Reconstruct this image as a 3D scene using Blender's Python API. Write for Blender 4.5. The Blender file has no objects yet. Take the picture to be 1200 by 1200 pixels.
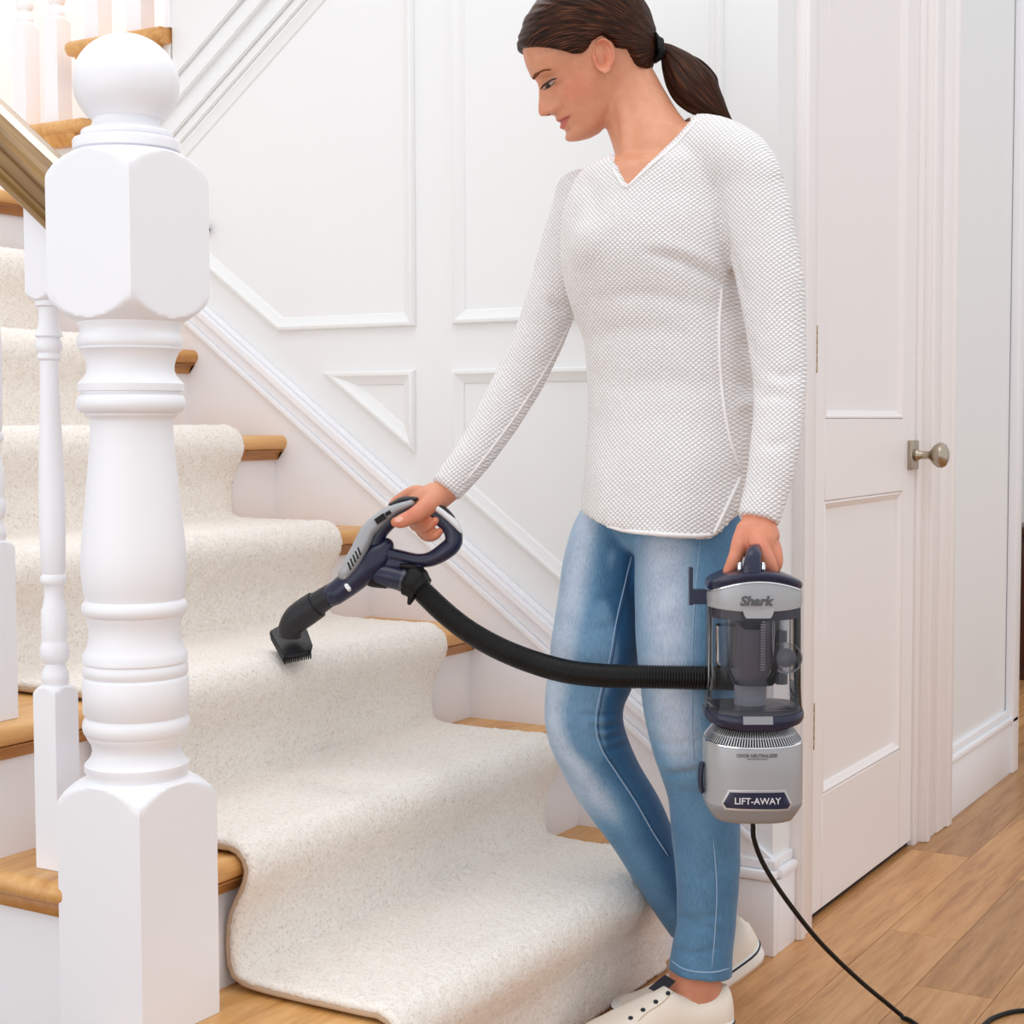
import bpy, bmesh, math, random
import numpy as np
from mathutils import Vector, Matrix, noise
from mathutils.bvhtree import BVHTree
random.seed(3); RNG = np.random.default_rng(5)
SC = bpy.context.scene
COL = SC.collection
PI = math.pi

# ---------------------------------------------------------------- camera
FPX = 1877.6428
CAM = Vector((1.0137, -2.5815, .9281)); YAW, PITCH, ROLL = -.5361, .0568, -.0028
FW = Vector((math.sin(YAW)*math.cos(PITCH), math.cos(YAW)*math.cos(PITCH), -math.sin(PITCH)))
_r = Vector((math.cos(YAW), -math.sin(YAW), 0)); _u = _r.cross(FW)
RT = math.cos(ROLL)*_r+math.sin(ROLL)*_u; UP = -math.sin(ROLL)*_r+math.cos(ROLL)*_u
cd = bpy.data.cameras.new('camera'); cam = bpy.data.objects.new('camera', cd); COL.objects.link(cam)
cd.sensor_width = 36; cd.lens = FPX/1200*36; cd.clip_start = .05
cam.matrix_world = Matrix(((RT.x, UP.x, -FW.x, CAM.x), (RT.y, UP.y, -FW.y, CAM.y), (RT.z, UP.z, -FW.z, CAM.z), (0, 0, 0, 1)))
SC.camera = cam
# ---------------------------------------------------------------- light
w = bpy.data.worlds.new('world'); SC.world = w; w.use_nodes = True
w.node_tree.nodes['Background'].inputs[0].default_value = (.955, .975, 1, 1)
w.node_tree.nodes['Background'].inputs[1].default_value = .90
def area(name, loc, target, size, power, col=(1, 1, 1)):
    l = bpy.data.lights.new(name, 'AREA'); l.shape = 'RECTANGLE'; l.size, l.size_y = size; l.energy = power; l.color = col
    o = bpy.data.objects.new(name, l); COL.objects.link(o); o.location = loc
    o.rotation_euler = (Vector(target)-Vector(loc)).to_track_quat('-Z', 'Y').to_euler(); return o
area('left_fill_light', (-1.6, -4.3, .9), (-.5, -.4, .6), (2.4, 1.4), 13, (.95, .97, 1))  # unseen soft fill added from the left, behind the camera
area('front_fill_light', (.6, -4.8, .9), (-.5, -.6, .35), (2.6, 1.4), 12, (1, .99, .98))  # unseen frontal fill added behind the camera to lift the risers
area('overhead_fill_light', (.1, -1.2, 3.2), (-.3, -.6, .3), (2.2, 1.6), 17, (1, .985, .97))  # unseen overhead fill added to brighten the treads
area('stairwell_fill_light', (-1.7, .62, 3.6), (-1.7, .6, 1.2), (1.6, .8), 26, (1, .99, .98))  # unseen lamp added over the upper flight to whiten the stairwell
SC.cycles.diffuse_bounces = 8
vs = SC.view_settings; vs.view_transform = 'Standard'; vs.look = 'None'; vs.gamma = 1; vs.exposure = .17; vs.use_curve_mapping = False

# ---------------------------------------------------------------- helpers
def at(u, v, d):                       # the world point a depth d in front of the camera, from a photo measurement
    return CAM+(FW+RT*((u-600)/FPX)-UP*((v-600)/FPX))*d
def uvd(P):                            # numpy inverse of at()
    D = P-np.array(CAM); z = D@np.array(FW)
    return 600+FPX*(D@np.array(RT))/z, 600-FPX*(D@np.array(UP))/z, z
def sm(x, a, b):
    t = np.clip((x-a)/(b-a), 0, 1); return t*t*(3-2*t)
def lin(c): return tuple(((x/255+.055)/1.055)**2.4 if x > 10 else x/255/12.92 for x in c)
def mat(name, col, rough=.5, metal=0, **k):
    m = bpy.data.materials.new(name); m.use_nodes = True; b = m.node_tree.nodes['Principled BSDF']
    b.inputs['Base Color'].default_value = (*lin(col), 1); b.inputs['Roughness'].default_value = rough; b.inputs['Metallic'].default_value = metal
    for kk, vv in k.items(): b.inputs[kk.replace('_', ' ')].default_value = vv
    return m
class N:
    def __init__(s, m): s.m = m; s.t = m.node_tree; s.b = s.t.nodes['Principled BSDF']
    def n(s, typ, **k):
        x = s.t.nodes.new(typ)
        for kk, vv in k.items():
            if kk.startswith('i_'):
                key = kk[2:]; key = int(key) if key.isdigit() else key.replace('_', ' ')
                x.inputs[key].default_value = vv
            else: setattr(x, kk, vv)
        return x
    def l(s, a, b): s.t.links.new(a, b)
    def coord(s, out='Object', scale=(1, 1, 1), rot=(0, 0, 0)):
        c = s.n('ShaderNodeTexCoord'); mp = s.n('ShaderNodeMapping'); mp.inputs['Scale'].default_value = scale; mp.inputs['Rotation'].default_value = rot
        s.l(c.outputs[out], mp.inputs[0]); return mp.outputs[0]
    def ramp(s, fac, stops):
        r = s.n('ShaderNodeValToRGB'); e = r.color_ramp.elements
        while len(e) < len(stops): e.new(.5)
        for i, (p, c) in enumerate(stops): e[i].position = p; e[i].color = (*lin(c), 1)
        s.l(fac, r.inputs[0]); return r.outputs[0]
    def bump(s, h, strength, dist):
        b = s.n('ShaderNodeBump', i_Strength=strength, i_Distance=dist); s.l(h, b.inputs['Height']); s.l(b.outputs[0], s.b.inputs['Normal'])
def obj(name, V, F, m=None, parent=None, smooth=False, kind=None):
    me = bpy.data.meshes.new(name); me.from_pydata([tuple(v) for v in V], [], F); me.update()
    if m: me.materials.append(m)
    if smooth: me.polygons.foreach_set('use_smooth', [True]*len(me.polygons))
    o = bpy.data.objects.new(name, me); COL.objects.link(o)
    if parent: o.parent = parent
    if kind: o['kind'] = kind
    return o
def bobj(name, bm, m=None, parent=None, smooth=False, kind=None, angle=None):
    me = bpy.data.meshes.new(name); bmesh.ops.recalc_face_normals(bm, faces=bm.faces[:]); bm.to_mesh(me); bm.free()
    if m: me.materials.append(m)
    if smooth: me.polygons.foreach_set('use_smooth', [True]*len(me.polygons))
    if angle: me.set_sharp_from_angle(angle=math.radians(angle))
    o = bpy.data.objects.new(name, me); COL.objects.link(o)
    if parent: o.parent = parent
    if kind: o['kind'] = kind
    return o
def thing(name, label, cat, loc=(0, 0, 0), group=None):
    o = bpy.data.objects.new(name, None); COL.objects.link(o); o.location = (0, 0, 0); o.empty_display_size = .05
    o['label'] = label; o['category'] = cat
    if group: o['group'] = group
    return o
def tag(o, label, cat, group=None):
    o['label'] = label; o['category'] = cat
    if group: o['group'] = group
    return o
def ring_faces(R, n, close=True):
    return [(i*n+j, i*n+(j+1) % n, (i+1)*n+(j+1) % n, (i+1)*n+j) for i in range(R-1) for j in (range(n) if close else range(n-1))]
def box_bm(bm, x0, x1, y0, y1, z0, z1, bev=0, seg=2):
    r = bmesh.ops.create_cube(bm, size=1)
    for v in r['verts']: v.co = Vector((x0+(v.co.x+.5)*(x1-x0), y0+(v.co.y+.5)*(y1-y0), z0+(v.co.z+.5)*(z1-z0)))
    if bev:
        es = list({e for v in r['verts'] for e in v.link_edges})
        bmesh.ops.bevel(bm, geom=es, offset=bev, segments=seg, affect='EDGES', profile=.5)
def box(name, x0, x1, y0, y1, z0, z1, m, parent=None, bev=0, seg=2, kind=None):
    bm = bmesh.new(); box_bm(bm, x0, x1, y0, y1, z0, z1, bev, seg); return bobj(name, bm, m, parent, smooth=bool(bev), kind=kind, angle=40 if bev else None)
def prism(name, pts, axis, a, b, m, parent=None, bev=0, kind=None):   # polygon pts in the other two axes, from a to b along axis
    bm = bmesh.new()
    def mk(p, t):
        return (t, p[0], p[1]) if axis == 'x' else (p[0], t, p[1]) if axis == 'y' else (p[0], p[1], t)
    A = [bm.verts.new(mk(p, a)) for p in pts]; B = [bm.verts.new(mk(p, b)) for p in pts]; n = len(pts)
    fa = bm.faces.new(A); fb = bm.faces.new(B[::-1])
    for i in range(n): bm.faces.new((A[i], B[i], B[(i+1) % n], A[(i+1) % n]))
    if bev:
        bmesh.ops.bevel(bm, geom=list(set(fa.edges) | set(fb.edges)), offset=bev, segments=2, affect='EDGES')
    bmesh.ops.triangulate(bm, faces=[f for f in bm.faces if len(f.verts) > 4])
    return bobj(name, bm, m, parent, kind=kind, smooth=bool(bev), angle=35 if bev else None)
def catmull(P, n):
    P = np.array(P, float); Q = np.vstack([2*P[0]-P[1], P, 2*P[-1]-P[-2]]); out = []
    for i in range(1, len(Q)-2):
        for t in np.linspace(0, 1, n, endpoint=False):
            a, b, c, d = Q[i-1:i+3]
            out.append(.5*((2*b)+(-a+c)*t+(2*a-5*b+4*c-d)*t*t+(-a+3*b-3*c+d)*t**3))
    out.append(Q[-2]); return np.array(out)
def loft(C, A, B, side=None, n=24, cap=True, mod=None, dome=False, closed=False, nexp=2.):
    """rings round centres C (world); A half width beside the path as seen, B half depth; returns V,F"""
    C = np.array([tuple(c) for c in C]); A = np.array(A, float); B = np.array(B, float)
    if dome:
        for end in (0, -1):
            t = C[end]-C[1 if end == 0 else -2]; t = t/np.linalg.norm(t); r = A[end]; rb = B[end]
            ks = [.35, .7, .95]; cc = [C[end]+t*r*math.sin(k*PI/2) for k in ks]; aa = [r*max(math.cos(k*PI/2), .05) for k in ks]; bb = [rb*max(math.cos(k*PI/2), .05) for k in ks]
            if end == 0: C = np.vstack([cc[::-1], C]); A = np.r_[aa[::-1], A]; B = np.r_[bb[::-1], B]
            else: C = np.vstack([C, cc]); A = np.r_[A, aa]; B = np.r_[B, bb]
    R = len(C); fw = np.array(FW if side is None else side); V = []
    for i in range(R):
        if closed: T = C[(i+1) % R]-C[i-1]
        else: T = C[min(i+1, R-1)]-C[max(i-1, 0)]
        T = T/np.linalg.norm(T); dpt = fw-T*(fw@T); dpt /= np.linalg.norm(dpt); sd = np.cross(T, dpt)
        for j in range(n):
            th = 2*PI*j/n; c, s = math.cos(th), math.sin(th)
            if nexp != 2: c = math.copysign(abs(c)**(2/nexp), c); s = math.copysign(abs(s)**(2/nexp), s)
            k = 1 if mod is None else mod(i/(R-1), th)
            V.append(C[i]+sd*A[i]*c*k+dpt*B[i]*s*k)
    F = ring_faces(R, n)
    if closed: F += [((R-1)*n+j, (R-1)*n+(j+1) % n, (j+1) % n, j) for j in range(n)]
    elif cap: F += [tuple(range(n))[::-1], tuple((R-1)*n+j for j in range(n))]
    return V, F
def vtube(st, sub=5, n=20, kd=1., dome=True, mod=None, cap=True, closed=False, nexp=2.):
    """st: stations (u, v, depth, half width px [, half depth px])"""
    S = np.array([(*s, s[3]*kd)[:5] if len(s) == 4 else s for s in st], float)
    if closed: S = np.vstack([S, S[:1]])
    Q = catmull(S, sub)
    if closed: Q = Q[:-1]
    C = [at(*q[:3]) for q in Q]; A = [q[3]*q[2]/FPX for q in Q]; B = [q[4]*q[2]/FPX for q in Q]
    return loft(C, A, B, n=n, cap=cap, dome=dome and not closed, mod=mod, closed=closed, nexp=nexp)
def wtube(P, r, sub=6, n=10, dome=True, closed=False):
    P = np.array([tuple(p) for p in P], float)
    if closed: P = np.vstack([P, P[:1]])
    Q = catmull(P, sub)
    if closed: Q = Q[:-1]
    rr = [r]*len(Q) if np.isscalar(r) else np.interp(np.linspace(0, 1, len(Q)), np.linspace(0, 1, len(r)), r)
    return loft(Q, rr, rr, side=(.13, .31, .94), n=n, dome=dome and not closed, closed=closed)
def join(*VF):
    V, F = [], []
    for v, f in VF: k = len(V); V += list(v); F += [tuple(i+k for i in q) for q in f]
    return V, F
def remesh(V, F, vox, smooth_it=2, lam=.5):
    o = obj('tmp', V, F); bm = bmesh.new(); bm.from_mesh(o.data); bmesh.ops.recalc_face_normals(bm, faces=bm.faces[:]); bm.to_mesh(o.data); bm.free()
    md = o.modifiers.new('r', 'REMESH'); md.mode = 'VOXEL'; md.voxel_size = vox; md.adaptivity = 0
    bpy.context.view_layer.update(); ev = o.evaluated_get(bpy.context.evaluated_depsgraph_get()); me = bpy.data.meshes.new_from_object(ev)
    bpy.data.objects.remove(o)
    nv = len(me.vertices); X = np.empty(nv*3); me.vertices.foreach_get('co', X); X = X.reshape(-1, 3)
    ne = len(me.edges); E = np.empty(ne*2, int); me.edges.foreach_get('vertices', E); E = E.reshape(-1, 2)
    me['nv'] = nv
    return me, lap(X, E, smooth_it, lam), E
def lap(X, E, it, lam=.5, wt=None):
    deg = np.bincount(E.ravel(), minlength=len(X)).astype(float); deg[deg == 0] = 1
    for _ in range(it):
        S = np.stack([np.bincount(E[:, 0], X[E[:, 1], k], len(X))+np.bincount(E[:, 1], X[E[:, 0], k], len(X)) for k in range(3)], 1)/deg[:, None]
        L = (S-X)*lam; X = X+(L if wt is None else L*wt[:, None])
    return X
def setX(me, X): me.vertices.foreach_set('co', X.ravel()); me.update()
def normals(me):
    A = np.empty(len(me.vertices)*3); me.vertices.foreach_get('normal', A); return A.reshape(-1, 3)
def link(me, name, m, parent=None, smooth=True, angle=None):
    me.materials.clear(); me.materials.append(m); me.name = name
    if smooth: me.polygons.foreach_set('use_smooth', [True]*len(me.polygons))
    if angle: me.set_sharp_from_angle(angle=math.radians(angle))
    o = bpy.data.objects.new(name, me); COL.objects.link(o)
    if parent: o.parent = parent
    return o
def vcol(me, C):
    a = me.attributes.new('Col', 'FLOAT_COLOR', 'POINT'); a.data.foreach_set('color', np.c_[C, np.ones(len(C))].ravel())
def bvh(me): return BVHTree.FromPolygons([v.co[:] for v in me.vertices], [p.vertices[:] for p in me.polygons])
def hit(tree, u, v, off=0.):
    d = (at(u, v, 1)-CAM).normalized(); h = tree.ray_cast(CAM+d*.5, d)
    return None if h[0] is None else h[0]-d*off
def fbm(X, sc, seed=0., oct=2):
    return np.array([noise.fractal(Vector((x[0]*sc+seed, x[1]*sc, x[2]*sc)), .8, 2., oct) for x in X])

# ---------------------------------------------------------------- materials
WHITE = mat('white_gloss_paint', (242, 242, 246), .35)
WALL = mat('white_wall_paint', (235, 236, 237), .45)
DOORP = mat('door_paint', (242, 237, 236), .4)
def wood(name, dark, mid, light, scale, rough=.38, rnd=0, dist=.6):
    m = mat(name, mid, rough); q = N(m)
    co = q.coord('Object', scale)
    if rnd:
        oi = q.n('ShaderNodeObjectInfo'); ad = q.n('ShaderNodeVectorMath', operation='MULTIPLY_ADD')
        q.l(oi.outputs['Random'], ad.inputs[0]); ad.inputs[1].default_value = (7, 31, 3); q.l(co, ad.inputs[2]); co = ad.outputs[0]
    n1 = q.n('ShaderNodeTexNoise', i_Scale=1.2, i_Detail=6., i_Roughness=.6, i_Distortion=dist); q.l(co, n1.inputs[0])
    n2 = q.n('ShaderNodeTexNoise', i_Scale=9., i_Detail=4.); q.l(co, n2.inputs[0])
    mx = q.n('ShaderNodeMath', operation='MULTIPLY_ADD', i_1=.35); q.l(n2.outputs[0], mx.inputs[0]); q.l(n1.outputs[0], mx.inputs[2])
    c = q.ramp(mx.outputs[0], [(.45, dark), (.66, mid), (.9, light)])
    if rnd:
        hs = q.n('ShaderNodeHueSaturation'); mr = q.n('ShaderNodeMapRange', i_3=.80, i_4=1.17); q.l(oi.outputs['Random'], mr.inputs[0]); q.l(mr.outputs[0], hs.inputs['Value']); q.l(c, hs.inputs['Color']); c = hs.outputs[0]
    q.l(c, q.b.inputs['Base Color']); q.bump(mx.outputs[0], .08, .002); return m
OAK = wood('oak_tread', (186, 128, 66), (214, 160, 96), (230, 184, 124), (14, 2.2, 14))
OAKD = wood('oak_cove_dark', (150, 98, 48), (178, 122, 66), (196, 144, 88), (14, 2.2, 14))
RAILW = mat('handrail_stained_wood', (140, 108, 62), .25); q = N(RAILW); n1 = q.n('ShaderNodeTexNoise', i_Scale=1., i_Detail=4.)
mp1 = q.n('ShaderNodeMapping'); mp1.inputs['Scale'].default_value = (3, 60, 60); mp0 = q.n('ShaderNodeMapping'); mp0.inputs['Rotation'].default_value = (0, -.652, 0); tc = q.n('ShaderNodeTexCoord')
q.l(tc.outputs['Object'], mp0.inputs[0]); q.l(mp0.outputs[0], mp1.inputs[0]); q.l(mp1.outputs[0], n1.inputs[0]); q.l(q.ramp(n1.outputs[0], [(.3, (98, 70, 34)), (.5, (140, 106, 60)), (.72, (172, 136, 82))]), q.b.inputs['Base Color'])
FLOORW = wood('floor_oak_plank', (160, 106, 58), (192, 138, 84), (210, 160, 106), (34, 2.2, 30), .36, rnd=1, dist=.25)
GAPW = mat('floor_underlay_dark_oak', (96, 62, 34), .7)
NAVY = mat('navy_plastic', (27, 32, 60), .28); SILV = mat('silver_plastic', (166, 168, 172), .34, .2)
SILVD = mat('grey_plastic_base', (142, 144, 149), .4, .1); CHR = mat('chrome_trim', (225, 226, 228), .12, 1)
BLK = mat('black_rubber', (9, 9, 10), .5, Specular_IOR_Level=.3); GRY = mat('charcoal_plastic', (36, 36, 41), .45, Specular_IOR_Level=.35); HOSE = mat('black_ribbed_hose', (5, 5, 6), .42, Specular_IOR_Level=.3)
PALE = mat('white_silver_strip', (225, 227, 232), .25); NICK = mat('brushed_nickel', (176, 164, 148), .3, 1); BRASS = mat('aged_brass', (170, 138, 84), .35, 1)
LOGO = mat('logo_dark_grey', (82, 84, 88), .4); LET = mat('badge_letter_silver', (214, 216, 222), .3)
GAPSHADE = mat('door_gap_shade_dark', (40, 24, 18), .8)  # near-black colour for the shade under the door
DARKW = mat('dark_brown_furniture', (74, 38, 26), .4)
CLEAR = bpy.data.materials.new('smoky_clear_plastic'); CLEAR.use_nodes = True
_q = CLEAR.node_tree; _b = _q.nodes['Principled BSDF']; _o = _q.nodes['Material Output']
_t = _q.nodes.new('ShaderNodeBsdfTransparent'); _t.inputs[0].default_value = (.86, .86, .88, 1)
_g = _q.nodes.new('ShaderNodeBsdfGlossy'); _g.inputs['Roughness'].default_value = .06
_m = _q.nodes.new('ShaderNodeMixShader'); _l = _q.nodes.new('ShaderNodeLayerWeight'); _l.inputs[0].default_value = .25
_q.links.new(_l.outputs['Fresnel'], _m.inputs[0]); _q.links.new(_t.outputs[0], _m.inputs[1]); _q.links.new(_g.outputs[0], _m.inputs[2]); _q.links.new(_m.outputs[0], _o.inputs[0])

CARP = mat('cream_wool_carpet', (226, 215, 200), .95); q = N(CARP)
co = q.coord('Object'); n1 = q.n('ShaderNodeTexNoise', i_Scale=230., i_Detail=3., i_Roughness=.7); q.l(co, n1.inputs[0])
q.l(q.ramp(n1.outputs[0], [(.30, (218, 203, 189)), (.46, (246, 238, 229)), (.7, (250, 246, 241))]), q.b.inputs['Base Color'])
q.bump(n1.outputs[0], .7, .004); q.b.inputs['Sheen Weight'].default_value = .25
BIND = mat('carpet_edge_binding', (196, 172, 146), .8)

# ---------------------------------------------------------------- stairs data (metres)
RISE, RUN, X1 = .18, .2356, -.3796
YL, YR = -1.185, 0.
def xf(k): return X1+RUN-(k-1)*RUN          # face of riser k
def nose(k): return xf(k)+.032
def zt(k): return RISE*k

# setting: floor
fl = box('floor', -3.2, 2.6, -3.4, 4.2, -.03, -.006, GAPW, kind='structure')
gx = .0075; pid = 0; pl_cache = {}
for i in range(-6, 19):
    x0 = gx+i*.127; y = -3.3+((i*37) % 11)*.11
    while y < 4.0:
        L = random.choice([.7, .95, 1.2, 1.45]); y1 = min(y+L, 4.1)
        if x0 < -.3 and y1 < 0.0: y = y1; continue
        if x0 > 1.1 and y < -1.0: y = y1; continue
        if x0 < -.2 and 0 < y and y1 < 1.7: y = y1; continue
        key = round(y1-y, 3)
        if key not in pl_cache:
            bm = bmesh.new(); box_bm(bm, .0004, .1266, .0004, key-.0004, -.012, 0, .0008, 1); p = bobj('plank', bm, FLOORW, fl); pl_cache[key] = p.data
        else: p = bpy.data.objects.new('plank', pl_cache[key]); COL.objects.link(p); p.parent = fl
        p.location = (x0, y, 0); y = y1

# setting: paneled wall under the upper flight
def zl(x): return .511-.73*(x+.465)         # lower edge of raking moulding
def zs(x): return 1.768+.745*(x+1.006)      # lower line of upper string
WY = .012
xs_ = [-2.9, -1.47, 0]
wallb = prism('wall_back', [(-2.9, 0), (-.002, 0), (-.002, zs(0)+.02), (-1.80, zs(-1.80)+.02), (-2.9, zs(-1.8)+.02)], 'y', WY, .10, WALL, kind='structure')
# raking stringer skirt beside the treads and its moulding
def rake_poly(x0, x1, lo, hi): return [(x0, lo(x0)), (x1, lo(x1)), (x1, hi(x1)), (x0, hi(x0))]
sk = prism('trim_1', [(-1.83, 1.3), (-1.83, .9), (-.10, 0), (-.0, 0), (-.0, .17), (-.06, zl(-.06)), (-1.83, zl(-1.83))], 'y', 0, WY, WHITE, kind='structure')
for nm, a, b, yy in (('rake_moulding', 0, .014, -.012), ('rake_moulding', .014, .042, -.006), ('rake_moulding', .042, .062, -.014), ('rake_moulding', .062, .072, -.003)):
    prism(nm, rake_poly(-1.83, -.03, lambda x: zl(x)+a, lambda x: zl(x)+b), 'y', yy, WY+.001, WHITE, sk, bev=.0025)
def mould(name, poly, m, parent, depth=.012, wdt=.030, plane='y', base=WY):
    """mitred frame moulding just inside the polygon poly, proud of the wall, with a sunk field"""
    P = [Vector(p) for p in poly]; n = len(P); ar = sum(P[i].x*P[(i+1) % n].y-P[(i+1) % n].x*P[i].y for i in range(n))
    if ar < 0: P = P[::-1]
    prof = [(0, 0), (0, -.45), (.10, -.9), (.28, -1.), (.45, -.72), (.62, -.5), (.85, -.28), (1., .25)]
    def inset(i, o):
        a, b, c = P[i-1], P[i], P[(i+1) % n]; d1 = (b-a).normalized(); d2 = (c-b).normalized()
        n1 = Vector((-d1.y, d1.x)); n2 = Vector((-d2.y, d2.x)); k = (n1+n2); return b+k*(o/(1+n1.dot(n2)))
    V, F = [], []
    for i in range(n):
        for (o, h) in prof:
            q_ = inset(i, o*wdt); V.append((q_.x, base+h*depth, q_.y) if plane == 'y' else (base-h*depth, q_.x, q_.y))
    k = len(prof)
    for i in range(n):
        for j in range(k-1): F.append((i*k+j, ((i+1) % n)*k+j, ((i+1) % n)*k+j+1, i*k+j+1))
    o = obj(name, V, F, m, parent, smooth=True); o.data.set_sharp_from_angle(angle=math.radians(28)); return o
zp = lambda x: zl(x)+.152
PA = [(-1.262, 1.245), (-1.078, 1.112), (-.742, 1.112), (-.742, zs(-.742)-.01), (-1.42, zs(-1.42)-.01), (-1.42, 1.37)]
mould('wall_panel', PA, WALL, wallb)
mould('wall_panel', [(-.655, 1.112), (-.10, 1.112), (-.10, 2.2), (-.655, zs(-.655)-.01)], WALL, wallb)
mould('wall_panel', [(-.966, 1.027), (-.744, 1.027), (-.744, zp(-.744))], WALL, wallb)
mould('wall_panel', [(-.658, 1.027), (-.10, 1.027), (-.10, zp(-.10)), (-.658, zp(-.658))], WALL, wallb)
# upper string with its raking mouldings
us = prism('trim_2', [(-2.6, zs(-1.9)-.07), (-1.9, zs(-1.9)), (.0, zs(.0)), (.0, zs(0)+.17), (-1.9, zs(-1.9)+.17), (-2.6, zs(-1.9)+.17)][1:5], 'y', .004, .098, WALL, kind='structure')
for a, b, yy in ((-.012, .014, -.004), (.014, .022, -.012), (.075, .10, -.010), (.10, .125, -.004), (.125, .16, -.014)):
    prism('rake_moulding', rake_poly(-1.86, .0, lambda x: zs(x)+a, lambda x: zs(x)+b), 'y', yy, .02, WALL, us, bev=.0025)
# baseboards at the corner
def baseb(name, x0, x1, y0, y1, face):
    o = box(name, x0, x1, y0, y1, 0, .13, WHITE, bev=.002, kind='structure')
    if face == 'y':
        box('base_cap', x0, x1, y0-.006, y1, .132, .150, WHITE, o, .005); box('base_cap', x0, x1, y0+.004, y1, .150, .168, WHITE, o, .004)
    else:
        box('base_cap', x0, x1+.006, y0, y1, .132, .150, WHITE, o, .005); box('base_cap', x0, x1-.004, y0, y1, .150, .168, WHITE, o, .004)
    return o
baseb('baseboard_back', -.098, .010, -.010, .013, 'y')
baseb('baseboard_right', -.004, .010, .0132, .092, 'x')
baseb('baseboard_hall', -.004, .012, 1.065, 1.715, 'x')
# door wall (x = 0): strips round the opening
DW = box('wall_door', -.10, -.0025, .1, .17, 0, 2.36, WALL, kind='structure')
box('wall_door_side', -.10, -.0025, .87, 1.63, 0, 2.36, WALL, DW); box('wall_over_door', -.10, -.0025, .1, 1.63, 2.36, 3., WALL, DW)
box('wall_hall_end', -.9, -.005, 1.63, 1.715, 0, 3., WALL, kind='structure')
cs = box('trim_3', -.004, .016, .095, .165, 0, 2.45, DOORP, bev=.003, kind='structure')
box('casing_bead', .012, .022, .097, .116, 0, 2.45, DOORP, cs, .004)
cs = box('trim_4', -.004, .016, .865, .955, 0, 2.45, DOORP, bev=.003, kind='structure')
box('casing_bead', .012, .026, 1.022, 1.055, 0, 2.45, DOORP, cs, .005)
box('casing_board', -.004, .020, .955, 1.062, 0, 2.45, DOORP, cs, .005)
box('casing_bead', .012, .024, .868, .888, 0, 2.45, DOORP, cs, .004)
box('trim_5', -.09, .008, .158, .184, 0, 2.35, DOORP, bev=.002, kind='structure')
box('trim_6', -.09, .004, .828, .868, 0, 2.35, DOORP, bev=.002, kind='structure')
box('trim_7', -.004, .018, 1.66, 1.722, 0, 3., WHITE, bev=.004, kind='structure')
dr = prism('door_1', [(.187, .012), (.825, .012), (.825, 2.34), (.187, 2.34)], 'x', -.046, -.014, DOORP, kind='structure')
def ds(nm, y0, y1, z0, z1): box(nm, -.02, -.002, y0, y1, z0, z1, DOORP, dr, .0018, 1)
box('door_gap_shade', -.060, -.010, .187, .827, .0005, .0115, GAPSHADE, dr)  # dark strip standing in for the shade in the gap under the door
ds('stile', .187, .262, .012, 2.34); ds('stile', .742, .825, .012, 2.34)
ds('rail', .262, .742, .012, .228); ds('rail', .262, .742, .778, .930); ds('rail', .262, .742, 2.2, 2.34)
for z0, z1 in ((.228, .778), (.930, 2.2)):
    mould('door_panel_moulding', [(.262, z0), (.742, z0), (.742, z1), (.262, z1)], DOORP, dr, .010, .016, 'x', -.012)
for z in (.37, 1.055, 2.1):
    V, F = join(*[wtube([(.004, .186, z-.042+i*.0172), (.004, .186, z-.042+(i+.93)*.0172)], .0052, 2, 8, False) for i in range(5)])
    obj('hinge', V, F, BRASS, dr, True)
def lathe(prof, n=28):
    V = [(r*math.cos(2*PI*j/n), r*math.sin(2*PI*j/n), z) for r, z in prof for j in range(n)]
    return V, ring_faces(len(prof), n)+[tuple(range(n))[::-1], tuple((len(prof)-1)*n+j for j in range(n))]
kb = box('knob_plate', -.003, .008, .772, .822, .822, .884, NICK, dr, .002)
V, F = lathe([(.013, 0), (.014, .006), (.009, .012), (.008, .03), (.012, .036), (.021, .042), (.026, .05), (.027, .058), (.023, .066), (.014, .071), (.004, .073)])
V = [(.006+z, .797+x*.9, .853+y) for x, y, z in V]; obj('door_knob', V, F, NICK, kb, True)
# hall beyond the corner
box('wall_hall_far', -2.5, 2.6, 4.0, 4.1, 0, 3., WALL, kind='structure')
sb = thing('sideboard', 'dark brown wooden sideboard past the wall corner at the right edge', 'sideboard')
box('body', -.36, .16, 3.20, 3.6, .06, .52, DARKW, sb, .006); box('top', -.38, .18, 3.18, 3.62, .52, .55, DARKW, sb, .006)
for x in (-.33, .12):
    for y in (3.22, 3.56): box('leg', x, x+.03, y, y+.03, 0, .06, DARKW, sb, .003)
box('drawer', -.33, .13, 3.188, 3.20, .32, .49, DARKW, sb, .004)
# stairwell walls
box('wall_stairwell', -3.1, -.11, 1.15, 1.25, 1.2, 4.0, WALL, kind='structure')
box('wall_left', -3.1, -3.0, -1.4, 1.25, 0, 4.0, WALL, kind='structure')

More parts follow.
